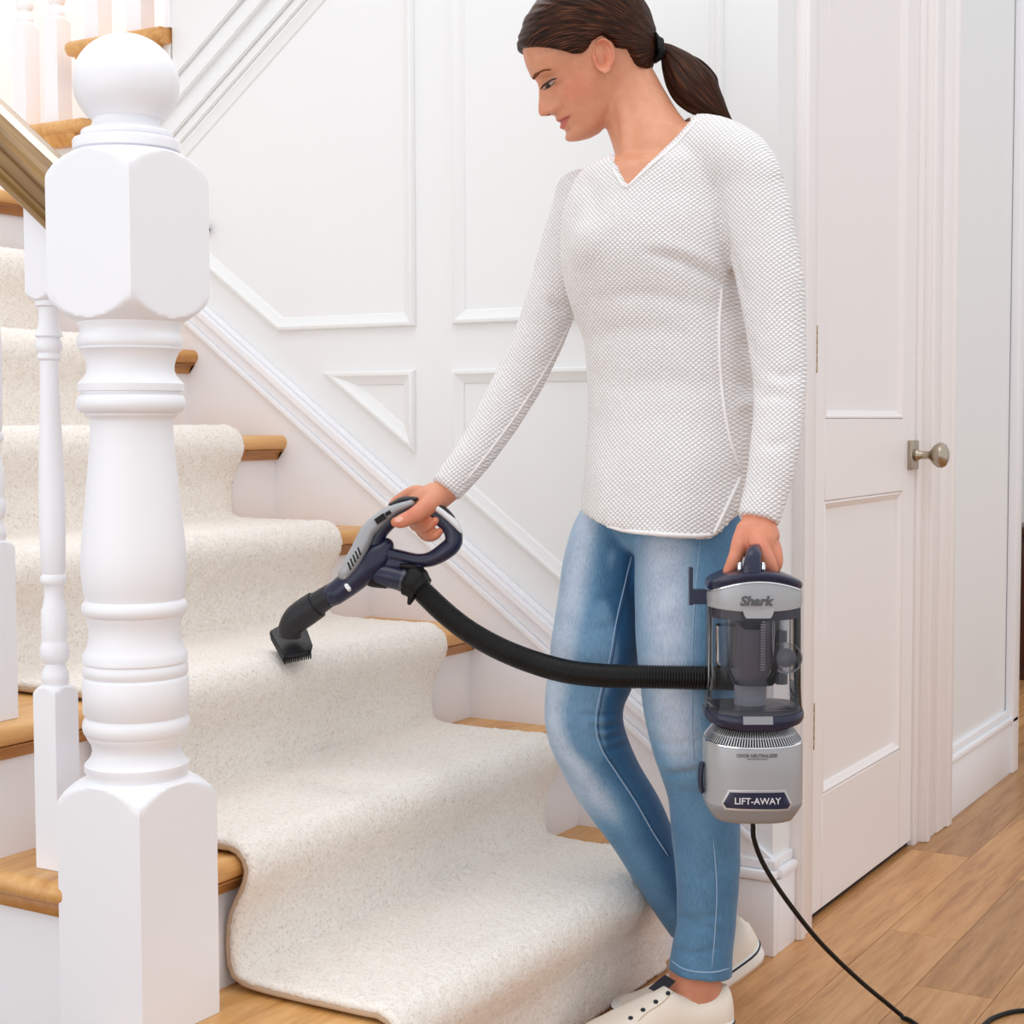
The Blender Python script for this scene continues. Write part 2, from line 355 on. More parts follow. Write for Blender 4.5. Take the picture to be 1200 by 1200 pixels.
# ---------------------------------------------------------------- staircase
st = thing('staircase', 'white painted staircase with oak treads rising left along the paneled wall', 'staircase')
NST = 8
def tread_profile(x0, x1, z1, th=.03):                  # rounded nose at x1
    r = th/2; pts = [(x0, z1-th)]
    for a in np.linspace(-PI/2, PI/2, 9): pts.append((x1-r+r*math.cos(a), z1-r+r*math.sin(a)))
    pts.append((x0, z1)); return pts
for k in range(1, NST+1):
    ya = YL if k > 1 else -1.22
    xb = xf(k+1)-.005 if k < NST else -3.0
    t = prism('tread', tread_profile(xb, nose(k), zt(k)), 'y', ya, YR if k < NST else 1.15, OAK, st, 0)
    t.data.polygons.foreach_set('use_smooth', [True]*len(t.data.polygons)); t.data.set_sharp_from_angle(angle=math.radians(35))
    cx = xf(k); cv = [(cx, zt(k)-.03), (cx, zt(k)-.05), (cx+.008, zt(k)-.05)]+[(cx+.024-.016*math.cos(a), zt(k)-.05+.018*math.sin(a)) for a in np.linspace(.2, PI/2, 5)]+[(cx+.024, zt(k)-.03)]
    prism('cove_moulding', cv, 'y', ya+.012, YR, OAKD, t)
    if 1 < k < NST:   # return nosing on the open side
        V, F = loft([(xf(k+1)+.004, ya, zt(k)-.015), (nose(k)-.015 if k > 2 else -.465, ya, zt(k)-.015)], [.015]*2, [.015]*2, side=(0, 1, 0), n=16, dome=True); obj('return_nosing', V, F, OAK, t, True)
        box('return_cove', xf(k+1)+.004, xf(k)+.016 if k > 2 else -.463, -1.186, -1.168, zt(k)-.048, zt(k)-.029, OAKD, t, .005)
    box('riser', cx-.018, cx, -1.165 if k > 1 else -1.2, YR, zt(k-1), zt(k)-.03, WHITE, st)
pts = [(xf(2)-.02, 0)]
for k in range(2, NST+1): pts += [(xf(k)-.001, zt(k-1)-.0), (xf(k)-.001, zt(k)-.03)]
pts = [(xf(2)-.001, 0)]+pts[1:]+[(-3.0, zt(NST)-.03), (-3.0, 0)]
prism('outer_string', pts, 'y', -1.172, -1.150, WHITE, st)
# upper flight (rises to the right above the paneled wall)
for i, (xa, xb, z) in enumerate([(-1.87, -1.593, 1.59), (-1.64, -1.361, 1.757), (-1.40, -1.125, 1.924), (-1.17, -.89, 2.09)]):
    pr = tread_profile(-xb+0, -xa, z, .032); prism('upper_tread', [(-x, zz) for x, zz in pr], 'y', -.022, 1.15, OAK, st)
    bm = bmesh.new(); V, F = vt = loft([(xa+.02, -.022, z-.016), (xb-.012, -.022, z-.016)], [.016]*2, [.016]*2, side=(0, 1, 0), n=12, dome=True); obj('return_nosing', V, F, OAK, st, True)
    prism('return_cove', [(-.012, z-.055), (.02, z-.055), (.02, z-.03), (-.028, z-.03)], 'x', xa+.03, xb-.02, OAK, st)
    box('upper_riser', xa+.03, xa+.045, .0, 1.15, z-.165, z-.03, WHITE, st)
    box('upper_string_block', xa+.045, xa+.045+.2345, .006, .03, z-.24, z-.03, WALL, st)

# ---------------------------------------------------------------- turned posts: square blocks and turnings in one surface
def turned(name, ax, ay, hs, prof, m, cham, n=80, parent=None):
    """prof: (z, r) ; r >= 1 means 'square here'.  cham: per-z cap radius that cuts the block corners"""
    V = []; zs_ = []
    for z, r in prof: zs_.append(z)
    for z, r in prof:
        for j in range(n):
            th = 2*PI*(j+.5*0)/n; c, s = math.cos(th), math.sin(th); sq = hs/max(abs(c), abs(s)); rr = min(sq, r) if r < 1 else sq
            V.append((ax+rr*c, ay+rr*s, z))
    F = ring_faces(len(prof), n)+[tuple(range(n))[::-1], tuple((len(prof)-1)*n+j for j in range(n))]
    o = obj(name, V, F, m, parent, True); o.data.set_sharp_from_angle(angle=math.radians(38)); return o
def block(z0, z1, hs, r0=None, r1=None, dz=.03):
    """profile rows of a square block whose ends are turned down in an arc"""
    R = hs*1.4143; rows = []
    if r0 is not None:
        for t in np.linspace(0, 1, 14): rows.append((z0+dz*t, r0+(R-r0)*math.sin(t*PI/2)**.9))
    rows += [(z0+(dz if r0 else 0)+.0005, 9), (z1-(dz if r1 else 0)-.0005, 9)]
    if r1 is not None:
        for t in np.linspace(1, 0, 14): rows.append((z1-dz*t, r1+(R-r1)*math.sin(t*PI/2)**.9))
    return rows
S = 1/948.9
def bead(z0, z1, r, rin=None):     # convex bead between z0 and z1 (descending or ascending)
    rin = r-abs(z1-z0)*.5 if rin is None else rin
    return [(z0+(z1-z0)*t, rin+(r-rin)*math.sin(t*PI)**.6) for t in np.linspace(0, 1, 9)]
NX, NY, HS = -.393, -1.127, .0685
def nz(y): return float(np.interp(y, [45, 100, 155, 160, 180, 193, 375, 391, 408, 449, 462, 483, 495, 660, 702, 720, 765, 793, 832, 858, 893, 905, 915, 943],
    [1.3917, 1.3356, 1.2794, 1.2742, 1.2537, 1.2404, 1.0525, 1.0359, 1.0183, .9756, .962, .9401, .9276, .7542, .7098, .6908, .643, .6132, .5717, .5439, .5065, .4936, .4829, .4528]))
P = block(0.18, nz(908), HS, None, 58*S, .032)
seq = [(905, 58), (900, 60.5), (893, 60.5), (889, 57), (884, 53), (877, 51), (869, 52.5), (864, 56), (860, 58)]
P += [(nz(y), r*S) for y, r in seq]
P += bead(nz(859), nz(838), 62*S, 58*S)+[(nz(836), 59*S)]+[(nz(833), 61*S), (nz(795), 61.5*S), (nz(792), 60*S)]
P += bead(nz(791), nz(776), 61*S, 58.5*S)+[(nz(774), 60.5*S), (nz(766), 60.5*S), (nz(762), 58*S), (nz(754), 54.5*S), (nz(745), 52.8*S), (nz(734), 53*S), (nz(726), 54.5*S), (nz(722), 56*S)]
P += bead(nz(721), nz(702), 61*S, 56*S)+[(nz(y), r*S) for y, r in [(700, 56.5), (690, 58.8), (676, 60.3), (660, 61), (640, 60), (620, 58), (600, 56), (580, 54), (560, 52), (540, 50), (520, 48.5), (505, 47.6), (494, 47.5), (490, 49), (488, 52), (486, 53.5), (484.5, 53.5)]]
P += bead(nz(484), nz(461), 62.5*S, 56*S)+[(nz(459), 56*S), (nz(458), 60.5*S), (nz(450), 61*S), (nz(447), 58*S), (nz(440), 52), (nz(434), 49.8*S), (nz(428), 50*S), (nz(420), 52*S), (nz(412), 56*S), (nz(409), 59.5*S)]
P = [(z, r if r < 1 or r == 9 else r*S) for z, r in P]
P += bead(nz(408), nz(392), 60.5*S, 57.5*S)+[(nz(390), 57*S), (nz(384), 57.5*S), (nz(379), 60*S)]
P += block(nz(378), nz(178), HS, 60*S, 56*S, .036)
P += [(nz(177), 61*S), (nz(168), 61.5*S), (nz(165), 60*S), (nz(163), 54*S)]+bead(nz(162), nz(154), 52*S, 49*S)+[(nz(153), 46*S), (nz(150), 41*S), (nz(146), 38*S), (nz(143), 37.5*S), (nz(140), 39*S)]
zc, rb = nz(98), 60.5*S
a0 = math.asin(-min(.95, (98-140)/-60.5*1.)) if False else -.80
P += [(zc+rb*.93*math.sin(a), rb*math.cos(a)) for a in np.linspace(a0, PI/2*.985, 26)]
newel = turned('newel_post', NX, NY, HS, P, WHITE, None)
tag(newel, 'large white turned newel post with ball cap at the foot of the stairs', 'newel post')

BX, HB = -.5205, .0195
def baluster(x, y, z0, ztop, label, hs=HB, group='turned balusters of the stair rail', upper=False):
    s = hs/.0195; h = z0
    bl = block(h, h+.235, hs, None, .0165*s, .012)
    def B(dz, r): return (h+dz, r*s)
    rows = bl+[B(.238, .0165), B(.240, .0175), B(.252, .0165), B(.256, .0135), B(.262, .0125)]+[(a, b*s) for a, b in bead(h+.265, h+.290, .0185, .0155)]+[B(.292, .0155), B(.302, .0165), B(.33, .0162), B(.335, .014), B(.35, .0118), B(.36, .0125)]
    rows += [(a, b*s) for a, b in bead(h+.362, h+.376, .0165, .0135)]+[B(.379, .0148), B(.42, .0162), B(.47, .0165), B(.52, .0150), B(.58, .0130), B(.62, .0118), B(.645, .0115), B(.648, .0145), B(.652, .0145), B(.654, .013)]
    rows += [(a, b*s) for a, b in bead(h+.655, h+.674, .0165, .013)]+[B(.676, .0175), B(.68, .0165), B(.69, .0125), B(.705, .0118), B(.712, .0125), B(.714, .0165), B(.718, .0168)]
    rows += block(h+.72, ztop, hs, .0168*s, None, .012)
    o = turned('baluster', x, y, hs, rows, WHITE, None, n=32); tag(o, label, 'baluster', group); return o
RY = -1.139
def rail_bot(x): return 1.140-.764*(x+.462)
baluster(BX, -1.1385, zt(2), rail_bot(BX)+.012, 'white turned baluster just left of and behind the large newel post')
baluster(-.630, -1.1385, zt(3), rail_bot(-.63)+.012, 'white turned baluster cut by the left edge, second behind the newel post')
for i, (x, lab) in enumerate([(-1.80, 'white baluster farthest left of the upper flight, above the dark handrail'), (-1.70, 'white baluster on the lower upper-flight tread, left of the ball cap'), (-1.575, 'white baluster on the upper tread, just behind the ball cap left side'), (-1.45, 'white baluster on the upper tread, right above the ball cap')]):
    z = 1.59 if x < -1.62 else 1.757
    baluster(x, .012, z, z+.85, lab, hs=.021, group='balusters of the upper flight')
# handrail
sec = [(-.026, 0), (-.031, .004), (-.031, .011), (-.026, .012), (-.028, .017), (-.026, .020), (-.023, .022), (-.022, .038), (-.026, .040), (-.030, .046), (-.030, .049), (-.035, .051), (-.037, .057), (-.034, .065), (-.028, .071), (-.016, .076), (0, .078)]
sec = sec+[(-a, b) for a, b in sec[-2::-1]]
V = []; x0, x1 = -.455, -1.95
for x in (x0, x1):
    for yy, h in sec: V.append((x, RY+yy, rail_bot(x)+h*1.12))
n_ = len(sec); F = [(j, (j+1) % n_, n_+(j+1) % n_, n_+j) for j in range(n_)]+[tuple(range(n_))[::-1], tuple(range(n_, 2*n_))]
hr = tag(obj('handrail', V, F, RAILW, None), 'stained wooden moulded handrail running into the newel block', 'handrail')
V, F = lathe([(.004, 0), (.004, .008), (.010, .012), (.011, .016), (.008, .02), (.002, .021)], 20)
tag(obj('wall_knob', [(-1.266+x, WY-.001-z, 1.331+y) for x, y, z in V], F, GRY, None, True), 'tiny dark round knob on the wall beside the newel block', 'knob')

# ---------------------------------------------------------------- carpet runner
pth = []
T_ = .012
for k in range(1, NST+1):
    f, n, z = xf(k), nose(k), zt(k); zb = zt(k-1)
    if k == 1: pth += [(f+T_, .002), (f+T_, .05)]
    pth += [(f+T_+.001, zb+.075), (f+T_+.008, z-.075), (n+.004, z-.045), (n+T_+.001, z-.022), (n+T_-.004, z-.002), (n-.012, z+T_), (n-.05, z+T_)]
    if k < NST: pth += [(xf(k+1)+.075, z+T_), (xf(k+1)+T_+.014, z+T_+.006), (xf(k+1)+T_+.002, z+T_+.024)]
    else: pth += [(n-.3, z+T_), (n-.6, z+T_)]
pp = catmull(pth, 12); seg = np.r_[0, np.cumsum(np.linalg.norm(np.diff(pp, axis=0), axis=1))]
tot = seg[-1]; nt = int(tot/.0055); tt = np.linspace(0, tot, nt)
cx_, cz_ = np.interp(tt, seg, pp[:, 0]), np.interp(tt, seg, pp[:, 1])
tx, tz = np.gradient(cx_), np.gradient(cz_); ln = np.hypot(tx, tz); nx_, nz_ = tz/ln, -tx/ln
CYA, CYB = -.985, -.158
yy = np.linspace(CYA, CYB, 164)
d = RNG.normal(0, .0008, (nt, len(yy))); d[:, 0] = -.004; d[:, -1] = -.004
lump = np.array([[noise.noise(Vector((tt[i]*6, y*6, 0))) for y in yy[::6]] for i in range(0, nt, 6)])
li = np.clip(np.arange(nt)//6, 0, lump.shape[0]-1); lj = np.clip(np.arange(len(yy))//6, 0, lump.shape[1]-1)
X = cx_[:, None]+nx_[:, None]*d; Z = cz_[:, None]+nz_[:, None]*d; Y = np.broadcast_to(yy, X.shape)+RNG.normal(0, .0006, X.shape)
V = np.stack([X, Y, Z], -1).reshape(-1, 3).tolist(); m_ = len(yy)
F = [(i*m_+j, i*m_+j+1, (i+1)*m_+j+1, (i+1)*m_+j) for i in range(nt-1) for j in range(m_-1)]
rn = obj('carpet_runner', V, F, CARP, None, True); tag(rn, 'cream cut-pile carpet runner with bound edges down the stairs', 'carpet')
md = rn.modifiers.new('t', 'SOLIDIFY'); md.thickness = .009; md.offset = -1 if False else 1
for ye, lab in ((CYA, 'left'), (CYB, 'right')):
    ids = range(0, nt, 3); V, F = loft([(cx_[i]-nx_[i]*.003, ye, cz_[i]-nz_[i]*.003) for i in ids], [.0052]*len(ids), [.0052]*len(ids), side=(0, 1, 0), n=8)
    obj('edge_binding', V, F, BIND, rn, True)

# ================================================================ the woman
person = thing('person', 'brown-haired woman in white knit sweater and blue jeans looking down while vacuuming', 'person')
def ueach(v, tab): t = np.array(tab, float); return [np.interp(v, t[:, 0], t[:, i]) for i in range(1, t.shape[1])]
TOR = [(150, 800, 34, 34, 2.462), (175, 792, 62, 48, 2.462), (200, 778, 100, 68, 2.465), (235, 770, 108, 78, 2.468), (270, 766, 110, 88, 2.468), (305, 764, 108, 90, 2.468), (335, 766, 104, 84, 2.468),
       (365, 772, 101, 78, 2.468), (400, 784, 99, 76, 2.468), (450, 788, 98, 77, 2.468), (500, 787, 97, 82, 2.462), (550, 782, 95, 90, 2.455), (600, 778, 96, 96, 2.452), (640, 775, 98, 98, 2.450)]
def hemv(u, back): 
    if back: return 598.
    return float(np.interp(u, [676, 700, 735, 800, 836, 840, 873], [600, 615, 625, 630, 631, 628, 556]))
def torso(inset, v0, hem=None, rows=60, n=120):
    V = []
    for i in range(rows):
        t = i/(rows-1)
        for j in range(n):
            th = 2*PI*j/n
            _, a9, _, _ = ueach(600, TOR); uu = ueach(600, TOR)[0]+a9*math.cos(th)
            ve = hem if not callable(hem) else hem(uu, math.sin(th) > 0)
            v = v0+(ve-v0)*t; c, a, b, d = ueach(v, TOR)
            flare = 0 if not callable(hem) else 1.5*math.sin(th*7+v*.01)*t*t
            P = at(c, v, d)+RT*((a-inset+flare)*math.cos(th)*d/FPX)+FW*((b-inset+flare)*math.sin(th)*d/FPX); V.append(P)
    return V, ring_faces(rows, n)+[tuple(range(n))[::-1], tuple((rows-1)*n+j for j in range(n))]
def shoulders(i): return vtube([(676, 226, 2.56, 27-i, 27-i), (720, 221, 2.53, 28-i, 32-i), (765, 204, 2.49, 35-i, 36-i), (815, 176, 2.44, 43-i, 40-i), (860, 190, 2.40, 42-i, 38-i), (882, 212, 2.385, 38-i, 36-i)], 6, 32)
def near_arm(i, end): return vtube([(868, 200, 2.392, 36-i), (884, 235, 2.385, 40-i), (893, 280, 2.375, 41-i), (903, 340, 2.36, 39-i), (911, 400, 2.345, 34-i), (914, 450, 2.33, 31.5-i), (911, 500, 2.31, 29.5-i), (904, 550, 2.29, 28-i), (896, 585, 2.28, 26.5-i), (889, end, 2.272, 26-i)], 6, 32, .95, dome=False)
def far_arm(i, e): return vtube([(682, 235, 2.56, 32-i), (668, 275, 2.57, 32-i), (658, 315, 2.575, 32-i), (645, 360, 2.575, 31-i), (628, 405, 2.57, 30-i), (606, 450, 2.56, 29-i), (580, 495, 2.54, 27-i), (553, 537, 2.52, 23-i), (522+e, 574-e, 2.505, 19.5-i)], 6, 32, .95, dome=False)
bust = vtube([(712, 262, 2.425, 38, 30), (714, 288, 2.415, 46, 38), (722, 312, 2.425, 38, 30)], 6, 32)
bust2 = vtube([(792, 262, 2.425, 36, 28), (790, 288, 2.418, 44, 34), (786, 310, 2.428, 36, 28)], 6, 32)

# sweater
V, F = join(torso(0, 150, hemv), shoulders(0), near_arm(0, 611), far_arm(0, 0), bust, bust2)
me, X, E = remesh(V, F, .0042, 3)
X = lap(X, E, 30, .6, wt=np.exp(-((uvd(X)[1]-285)/75.)**2)*(uvd(X)[1] > 190))
setX(me, X); Nn = normals(me); u, v, z = uvd(X)
face = np.clip(-(Nn@np.array(FW)), 0, 1)
def crease(segs):
    D = np.zeros(len(X))
    for pts, dep, wid in segs:
        pts = catmull(pts, 8); L = np.hypot(u[:, None]-pts[None, :, 0], v[:, None]-pts[None, :, 1]); k = L.argmin(1); m = L.min(1); t = k/(len(pts)-1)
        D += dep*np.exp(-(m/wid)**2)*np.clip(np.sin(np.clip(t, .02, .98)*PI), 0, 1)**.6
    return 1.35*D*sm(face, .05, .4)
D = crease([([(756, 296), (790, 303), (825, 318), (852, 336)], -.006, 7), ([(760, 284), (790, 291), (825, 304), (850, 322)], .002, 9), ([(842, 240), (848, 280), (860, 320), (872, 350)], -.007, 6),
            ([(866, 440), (876, 452), (888, 458)], -.005, 7), ([(862, 480), (874, 474), (888, 476)], .004, 7), ([(868, 395), (876, 405), (884, 420)], -.005, 7),
            ([(700, 350), (760, 345), (830, 360)], -.0025, 9), ([(690, 395), (740, 385), (800, 390)], -.002, 12), ([(640, 350), (655, 360), (668, 368)], -.006, 6), ([(720, 460), (770, 450), (840, 455)], -.002, 14),
            ([(900, 430), (915, 440), (938, 436)], -.003, 7), ([(890, 470), (905, 462), (930, 468)], -.003, 7), ([(890, 515), (905, 522), (925, 515)], -.002, 6), ([(600, 440), (612, 462), (628, 470)], -.003, 7),
            ([(700, 250), (690, 225), (695, 205)], -.002, 8), ([(760, 560), (765, 600), (768, 628)], -.002, 10), ([(710, 540), (708, 580), (706, 612)], .002, 10)])
D += .0022*fbm(X, 9., 3.)
# neckline: the knit dips under the skin inside the V
VP = np.array([(733, 218), (722, 200), (716, 184), (722, 162), (742, 145), (775, 128), (800, 126), (817, 131), (792, 160), (762, 189)], float)
def poly_sd(u, v, P):
    ins = np.zeros(len(u), bool); dm = np.full(len(u), 1e9)
    for i in range(len(P)):
        a, b = P[i-1], P[i]; ab = b-a; t = np.clip(((u-a[0])*ab[0]+(v-a[1])*ab[1])/(ab@ab), 0, 1)
        dm = np.minimum(dm, np.hypot(u-a[0]-t*ab[0], v-a[1]-t*ab[1])); c = (a[1] > v) != (b[1] > v)
        with np.errstate(divide='ignore', invalid='ignore'): ins ^= c & (u < (b[0]-a[0])*(v-a[1])/(b[1]-a[1])+a[0])
    return np.where(ins, dm, -dm)
sd = poly_sd(u, v, VP); D -= .030*sm(sd, -.5, 9)*(face > .0)
X = X+Nn*D[:, None]; X = lap(X, E, 1, .5); setX(me, X)
bm = bmesh.new(); bm.from_mesh(me); bm.verts.ensure_lookup_table(); bmesh.ops.delete(bm, geom=[bm.verts[i] for i in np.nonzero((sd > 6) & ((face > 0) | (z < 2.49)))[0]], context='VERTS'); bm.to_mesh(me); bm.free()
KNIT = mat('white_seed_stitch_knit', (236, 233, 233), .9, Sheen_Weight=.3); q = N(KNIT)
tcn = q.n('ShaderNodeTexCoord'); mpn = q.n('ShaderNodeMapping'); mpn.inputs['Rotation'].default_value = (0, 0, -YAW); q.l(tcn.outputs['Object'], mpn.inputs[0])
nz_ = q.n('ShaderNodeTexNoise', i_Scale=14., i_Detail=2.); q.l(tcn.outputs['Object'], nz_.inputs[0]); wv = q.n('ShaderNodeVectorMath', operation='MULTIPLY_ADD'); q.l(nz_.outputs['Color'], wv.inputs[0]); wv.inputs[1].default_value = (.006, .006, .012); q.l(mpn.outputs[0], wv.inputs[2])
sx = q.n('ShaderNodeSeparateXYZ'); q.l(wv.outputs[0], sx.inputs[0])
xa_ = q.n('ShaderNodeMath', operation='MULTIPLY_ADD', i_1=.75); q.l(sx.outputs[1], xa_.inputs[0]); q.l(sx.outputs[0], xa_.inputs[2])
def sn(src, per):
    a_ = q.n('ShaderNodeMath', operation='MULTIPLY', i_1=2*PI/per); q.l(src, a_.inputs[0]); b_ = q.n('ShaderNodeMath', operation='SINE'); q.l(a_.outputs[0], b_.inputs[0]); return b_.outputs[0]
za_ = q.n('ShaderNodeMath', operation='MULTIPLY', i_1=1.38); q.l(sx.outputs[2], za_.inputs[0])
pl_ = q.n('ShaderNodeMath', operation='ADD'); q.l(xa_.outputs[0], pl_.inputs[0]); q.l(za_.outputs[0], pl_.inputs[1]); mi_ = q.n('ShaderNodeMath', operation='SUBTRACT'); q.l(xa_.outputs[0], mi_.inputs[0]); q.l(za_.outputs[0], mi_.inputs[1])
pr_ = q.n('ShaderNodeMath', operation='MULTIPLY'); q.l(sn(pl_.outputs[0], .0185), pr_.inputs[0]); q.l(sn(mi_.outputs[0], .0185), pr_.inputs[1])
ab_ = q.n('ShaderNodeMath', operation='ABSOLUTE'); q.l(pr_.outputs[0], ab_.inputs[0])
hh_ = q.n('ShaderNodeMath', operation='POWER', i_1=.6); q.l(ab_.outputs[0], hh_.inputs[0])
q.l(q.ramp(hh_.outputs[0], [(.0, (212, 206, 205)), (.4, (240, 237, 237)), (.9, (249, 247, 248))]), q.b.inputs['Base Color']); q.bump(hh_.outputs[0], .8, .0026)  # hollows between stitches painted darker, their shade put into the colour
sweater = link(me, 'sweater', KNIT, person)
TRIM = mat('knit_trim', (238, 235, 235), .9)
bv = bvh(me)
def along(tree, pts, sub=6, off=.0): 
    out = []
    for p in catmull(pts, sub):
        h = hit(tree, p[0], p[1], off)
        if h is not None: out.append(h)
    return out
def strip(name, tree, pts, r, m, parent, off=.0, sub=6, flat=1.):
    P = along(tree, pts, sub, off)
    if len(P) < 4: print('MISS', name); return
    V, F = loft(P, [r*(np.interp(i, [0, 2, len(P)-3, len(P)-1], [.5, 1, 1, .5])) for i in range(len(P))], [r*flat]*len(P), n=8, dome=False); return obj(name, V, F, m, parent, True)
strip('side_seam', bv, [(846, 337), (843, 380), (844, 430), (849, 480), (857, 520), (868, 553)], .0026, TRIM, sweater)
strip('hem_band', bv, [(682, 603), (702, 614), (735, 622), (775, 626), (810, 628), (834, 627)], .0034, TRIM, sweater)
strip('hem_band', bv, [(836, 627), (846, 606), (857, 582), (868, 558)], .0030, TRIM, sweater)
strip('neck_band', bv, [(718, 197), (722, 205), (732, 220)], .0022, TRIM, sweater)
strip('neck_band', bv, [(733, 221), (764, 193), (796, 165), (819, 137)], .0024, TRIM, sweater)
strip('cuff_band', bv, [(866, 607), (885, 610), (910, 616)], .003, TRIM, sweater)
strip('sleeve_seam', bv, [(668, 378), (655, 405), (635, 440), (607, 483), (578, 523), (545, 565)], .0018, TRIM, sweater)

# head shape ------------------------------------------------------------------
HP = 2.50/FPX; H0 = at(712, 72, 2.50)
TH, PS = math.radians(30), math.radians(9)
HF = (-RT*math.cos(TH)*math.cos(PS)-UP*math.sin(TH)-FW*math.cos(TH)*math.sin(PS)).normalized()
HS_ = (-FW+HF*FW.dot(HF)).normalized(); HD = HF.cross(HS_)
if HD.dot(UP) > 0: HD = -HD
_ro = math.radians(12); HS_, HD = (HS_*math.cos(_ro)+HD*math.sin(_ro)), (HD*math.cos(_ro)-HS_*math.sin(_ro))
if HD.dot(UP) > 0: HD = -HD
def hl(f, d, s): return H0+(HF*f+HD*d+HS_*s)*HP
PF = [(-104, 14), (-101, 30), (-95, 46), (-85, 62), (-65, 81), (-45, 88), (-28, 88.5), (-20, 86), (-14, 83), (0, 80), (12, 80.5), (24, 82.5), (30, 83), (41, 82.5), (47, 82), (52, 84.5), (57, 85), (62, 80), (66, 70), (68, 60)]
PB = [(-104, -4), (-101, -16), (-95, -28), (-85, -44), (-60, -59), (-30, -64), (0, -58), (20, -48), (35, -30), (50, 0), (60, 25), (66, 42), (68, 50)]
PW = [(-104, 8), (-101, 20), (-95, 34), (-85, 45), (-65, 53), (-40, 56.5), (-20, 56.5), (0, 55), (20, 51), (35, 46), (47, 39), (55, 31), (61, 23), (66, 12), (68, 6)]
NZ = [(-24, 0), (-18, 2), (-12, 5.5), (-5, 10.5), (0, 14), (6, 18), (11, 20.5), (15, 21.5), (18.5, 20), (21.5, 14), (24.5, 6), (28, 1.5), (32, 0)]
NW = [(-24, 9), (-12, 6.5), (0, 8), (10, 10), (18, 11.5), (28, 9)]
def ip(T, x): T = np.array(T, float); return np.interp(x, T[:, 0], T[:, 1])
def ips(T, x):
    r = 5 if -80 < x < 40 else 2
    return sum(ip(T, x+r*k) for k in (-1, -.5, 0, .5, 1))/5
def head(rows=150, n=200, off=0., face=True, flat=0.):
    ds_ = np.r_[-104+(1-np.cos(np.linspace(0, PI/2, 30)))*19, np.linspace(-85, 68, rows)[1:]]; V = []
    for d in ds_:
        Fm, Bm, W = ips(PF, d)+off, ips(PB, d)-off, ips(PW, d)+off; kf = .45-.07*sm(np.array([d]), 0, 40)[0]; f0 = Fm*kf+Bm*(1-kf)
        for j in range(n):
            t = 2*PI*j/n; c, s = math.cos(t), math.sin(t)
            ex = 2.25 if c > 0 and -40 < d < 60 else 2.1
            k = (abs(c)**ex+abs(s)**ex)**(-1/ex); A = Fm-f0 if c > 0 else f0-Bm
            f = f0+A*c*k; sy = W*s*k
            if face and c > 0:
                g = lambda y0, d0, sy_, sd_: math.exp(-((abs(sy)-y0)/sy_)**2-((d-d0)/sd_)**2)
                w_ = ip(NW, d); f += ip(NZ, d)*math.exp(-abs(sy/w_)**2.4)
                f += 6.0*g(12.5, 17.5, 4.2, 4.8)-3.5*g(7, 23.5, 3.5, 2.5)-2.5*g(18, 20, 3, 5)         # nostril wings, nostrils, crease beside the wing
                f += -6.5*g(22, -12, 10, 8.5)-2*g(12, -12, 6, 8)+5.2*g(24, -9, 9.5, 5.8)-1.6*g(25, -3.5, 9, 2.2)-1.4*g(25, -15.5, 9, 1.8)       # socket, lid
                f += 2.2*g(22, -24, 14, 5)+3.0*g(33, 10, 14, 13)-1.5*g(38, 34, 10, 12)
                f += 4.4*g(0, 31.5, 12, 3.6)+5.0*g(0, 41, 10.5, 3.9)-3.0*g(0, 36, 17, 1.7)-2.0*g(22, 35, 4, 4)+1.5*g(27, 33, 4, 7)-1.6*g(0, 26.5, 2.5, 4)-1.8*g(0, 48.5, 14, 3)
                f += 3*g(0, 57, 12, 6)
            V.append(hl(f, d, sy))
    R = len(ds_); return V, ring_faces(R, n)+[tuple(range(n))[::-1], tuple((R-1)*n+j for j in range(n))]
HEADV, HEADF = head()
neck = vtube([(722, 70, 2.50, 30, 40), (734, 98, 2.497, 35, 41), (744, 125, 2.49, 39.5, 40), (757, 153, 2.48, 43, 41), (770, 180, 2.465, 50, 46), (776, 205, 2.463, 62, 52)], 6, 40)
scm = vtube([(722, 92, 2.462, 9), (730, 125, 2.453, 10), (736, 155, 2.440, 10), (735, 186, 2.425, 8)], 6, 16)      # neck muscle
clav = vtube([(742, 196, 2.410, 5), (760, 186, 2.405, 5), (780, 176, 2.41, 4)], 6, 12)
chest = torso(9, 158, 560, 40, 80)
# right hand on the wand handle
fing = []
palmR = vtube([(534, 566, 2.507, 15, 14), (522, 576, 2.505, 15.5, 14), (509, 583, 2.502, 18, 17), (497, 587, 2.502, 16, 19), (487, 589, 2.506, 10, 17)], 6, 24)
fing.append(vtube([(500, 579, 2.505, 9), (486, 577, 2.515, 8.6), (473, 583, 2.525, 7.6), (463, 590, 2.53, 6.6), (458, 598, 2.53, 5.6)], 6, 16))
fing.append(vtube([(492, 587, 2.515, 8), (479, 596, 2.540, 7.4), (478, 606, 2.530, 6.8), (486, 611, 2.500, 6.2), (494, 608, 2.480, 5.8), (500, 603.5, 2.474, 5)], 6, 16))
fing.append(vtube([(498, 588, 2.515, 8), (486, 601, 2.548, 7.2), (485, 614, 2.534, 6.6), (495, 619.5, 2.498, 6), (504, 615.5, 2.480, 5.8), (510, 610, 2.474, 5)], 6, 16))
fing.append(vtube([(506, 590, 2.515, 8), (494, 606, 2.552, 7), (492, 620, 2.536, 6.2), (500, 629, 2.506, 5.8), (509, 628, 2.486, 5.6), (515, 623, 2.480, 4.8)], 6, 16))
fing.append(vtube([(512, 583, 2.488, 13), (502, 592, 2.474, 11.5), (490, 601, 2.464, 10), (479, 607, 2.460, 8.8), (470, 611, 2.459, 8.2), (464, 612, 2.461, 6.4)], 6, 20))
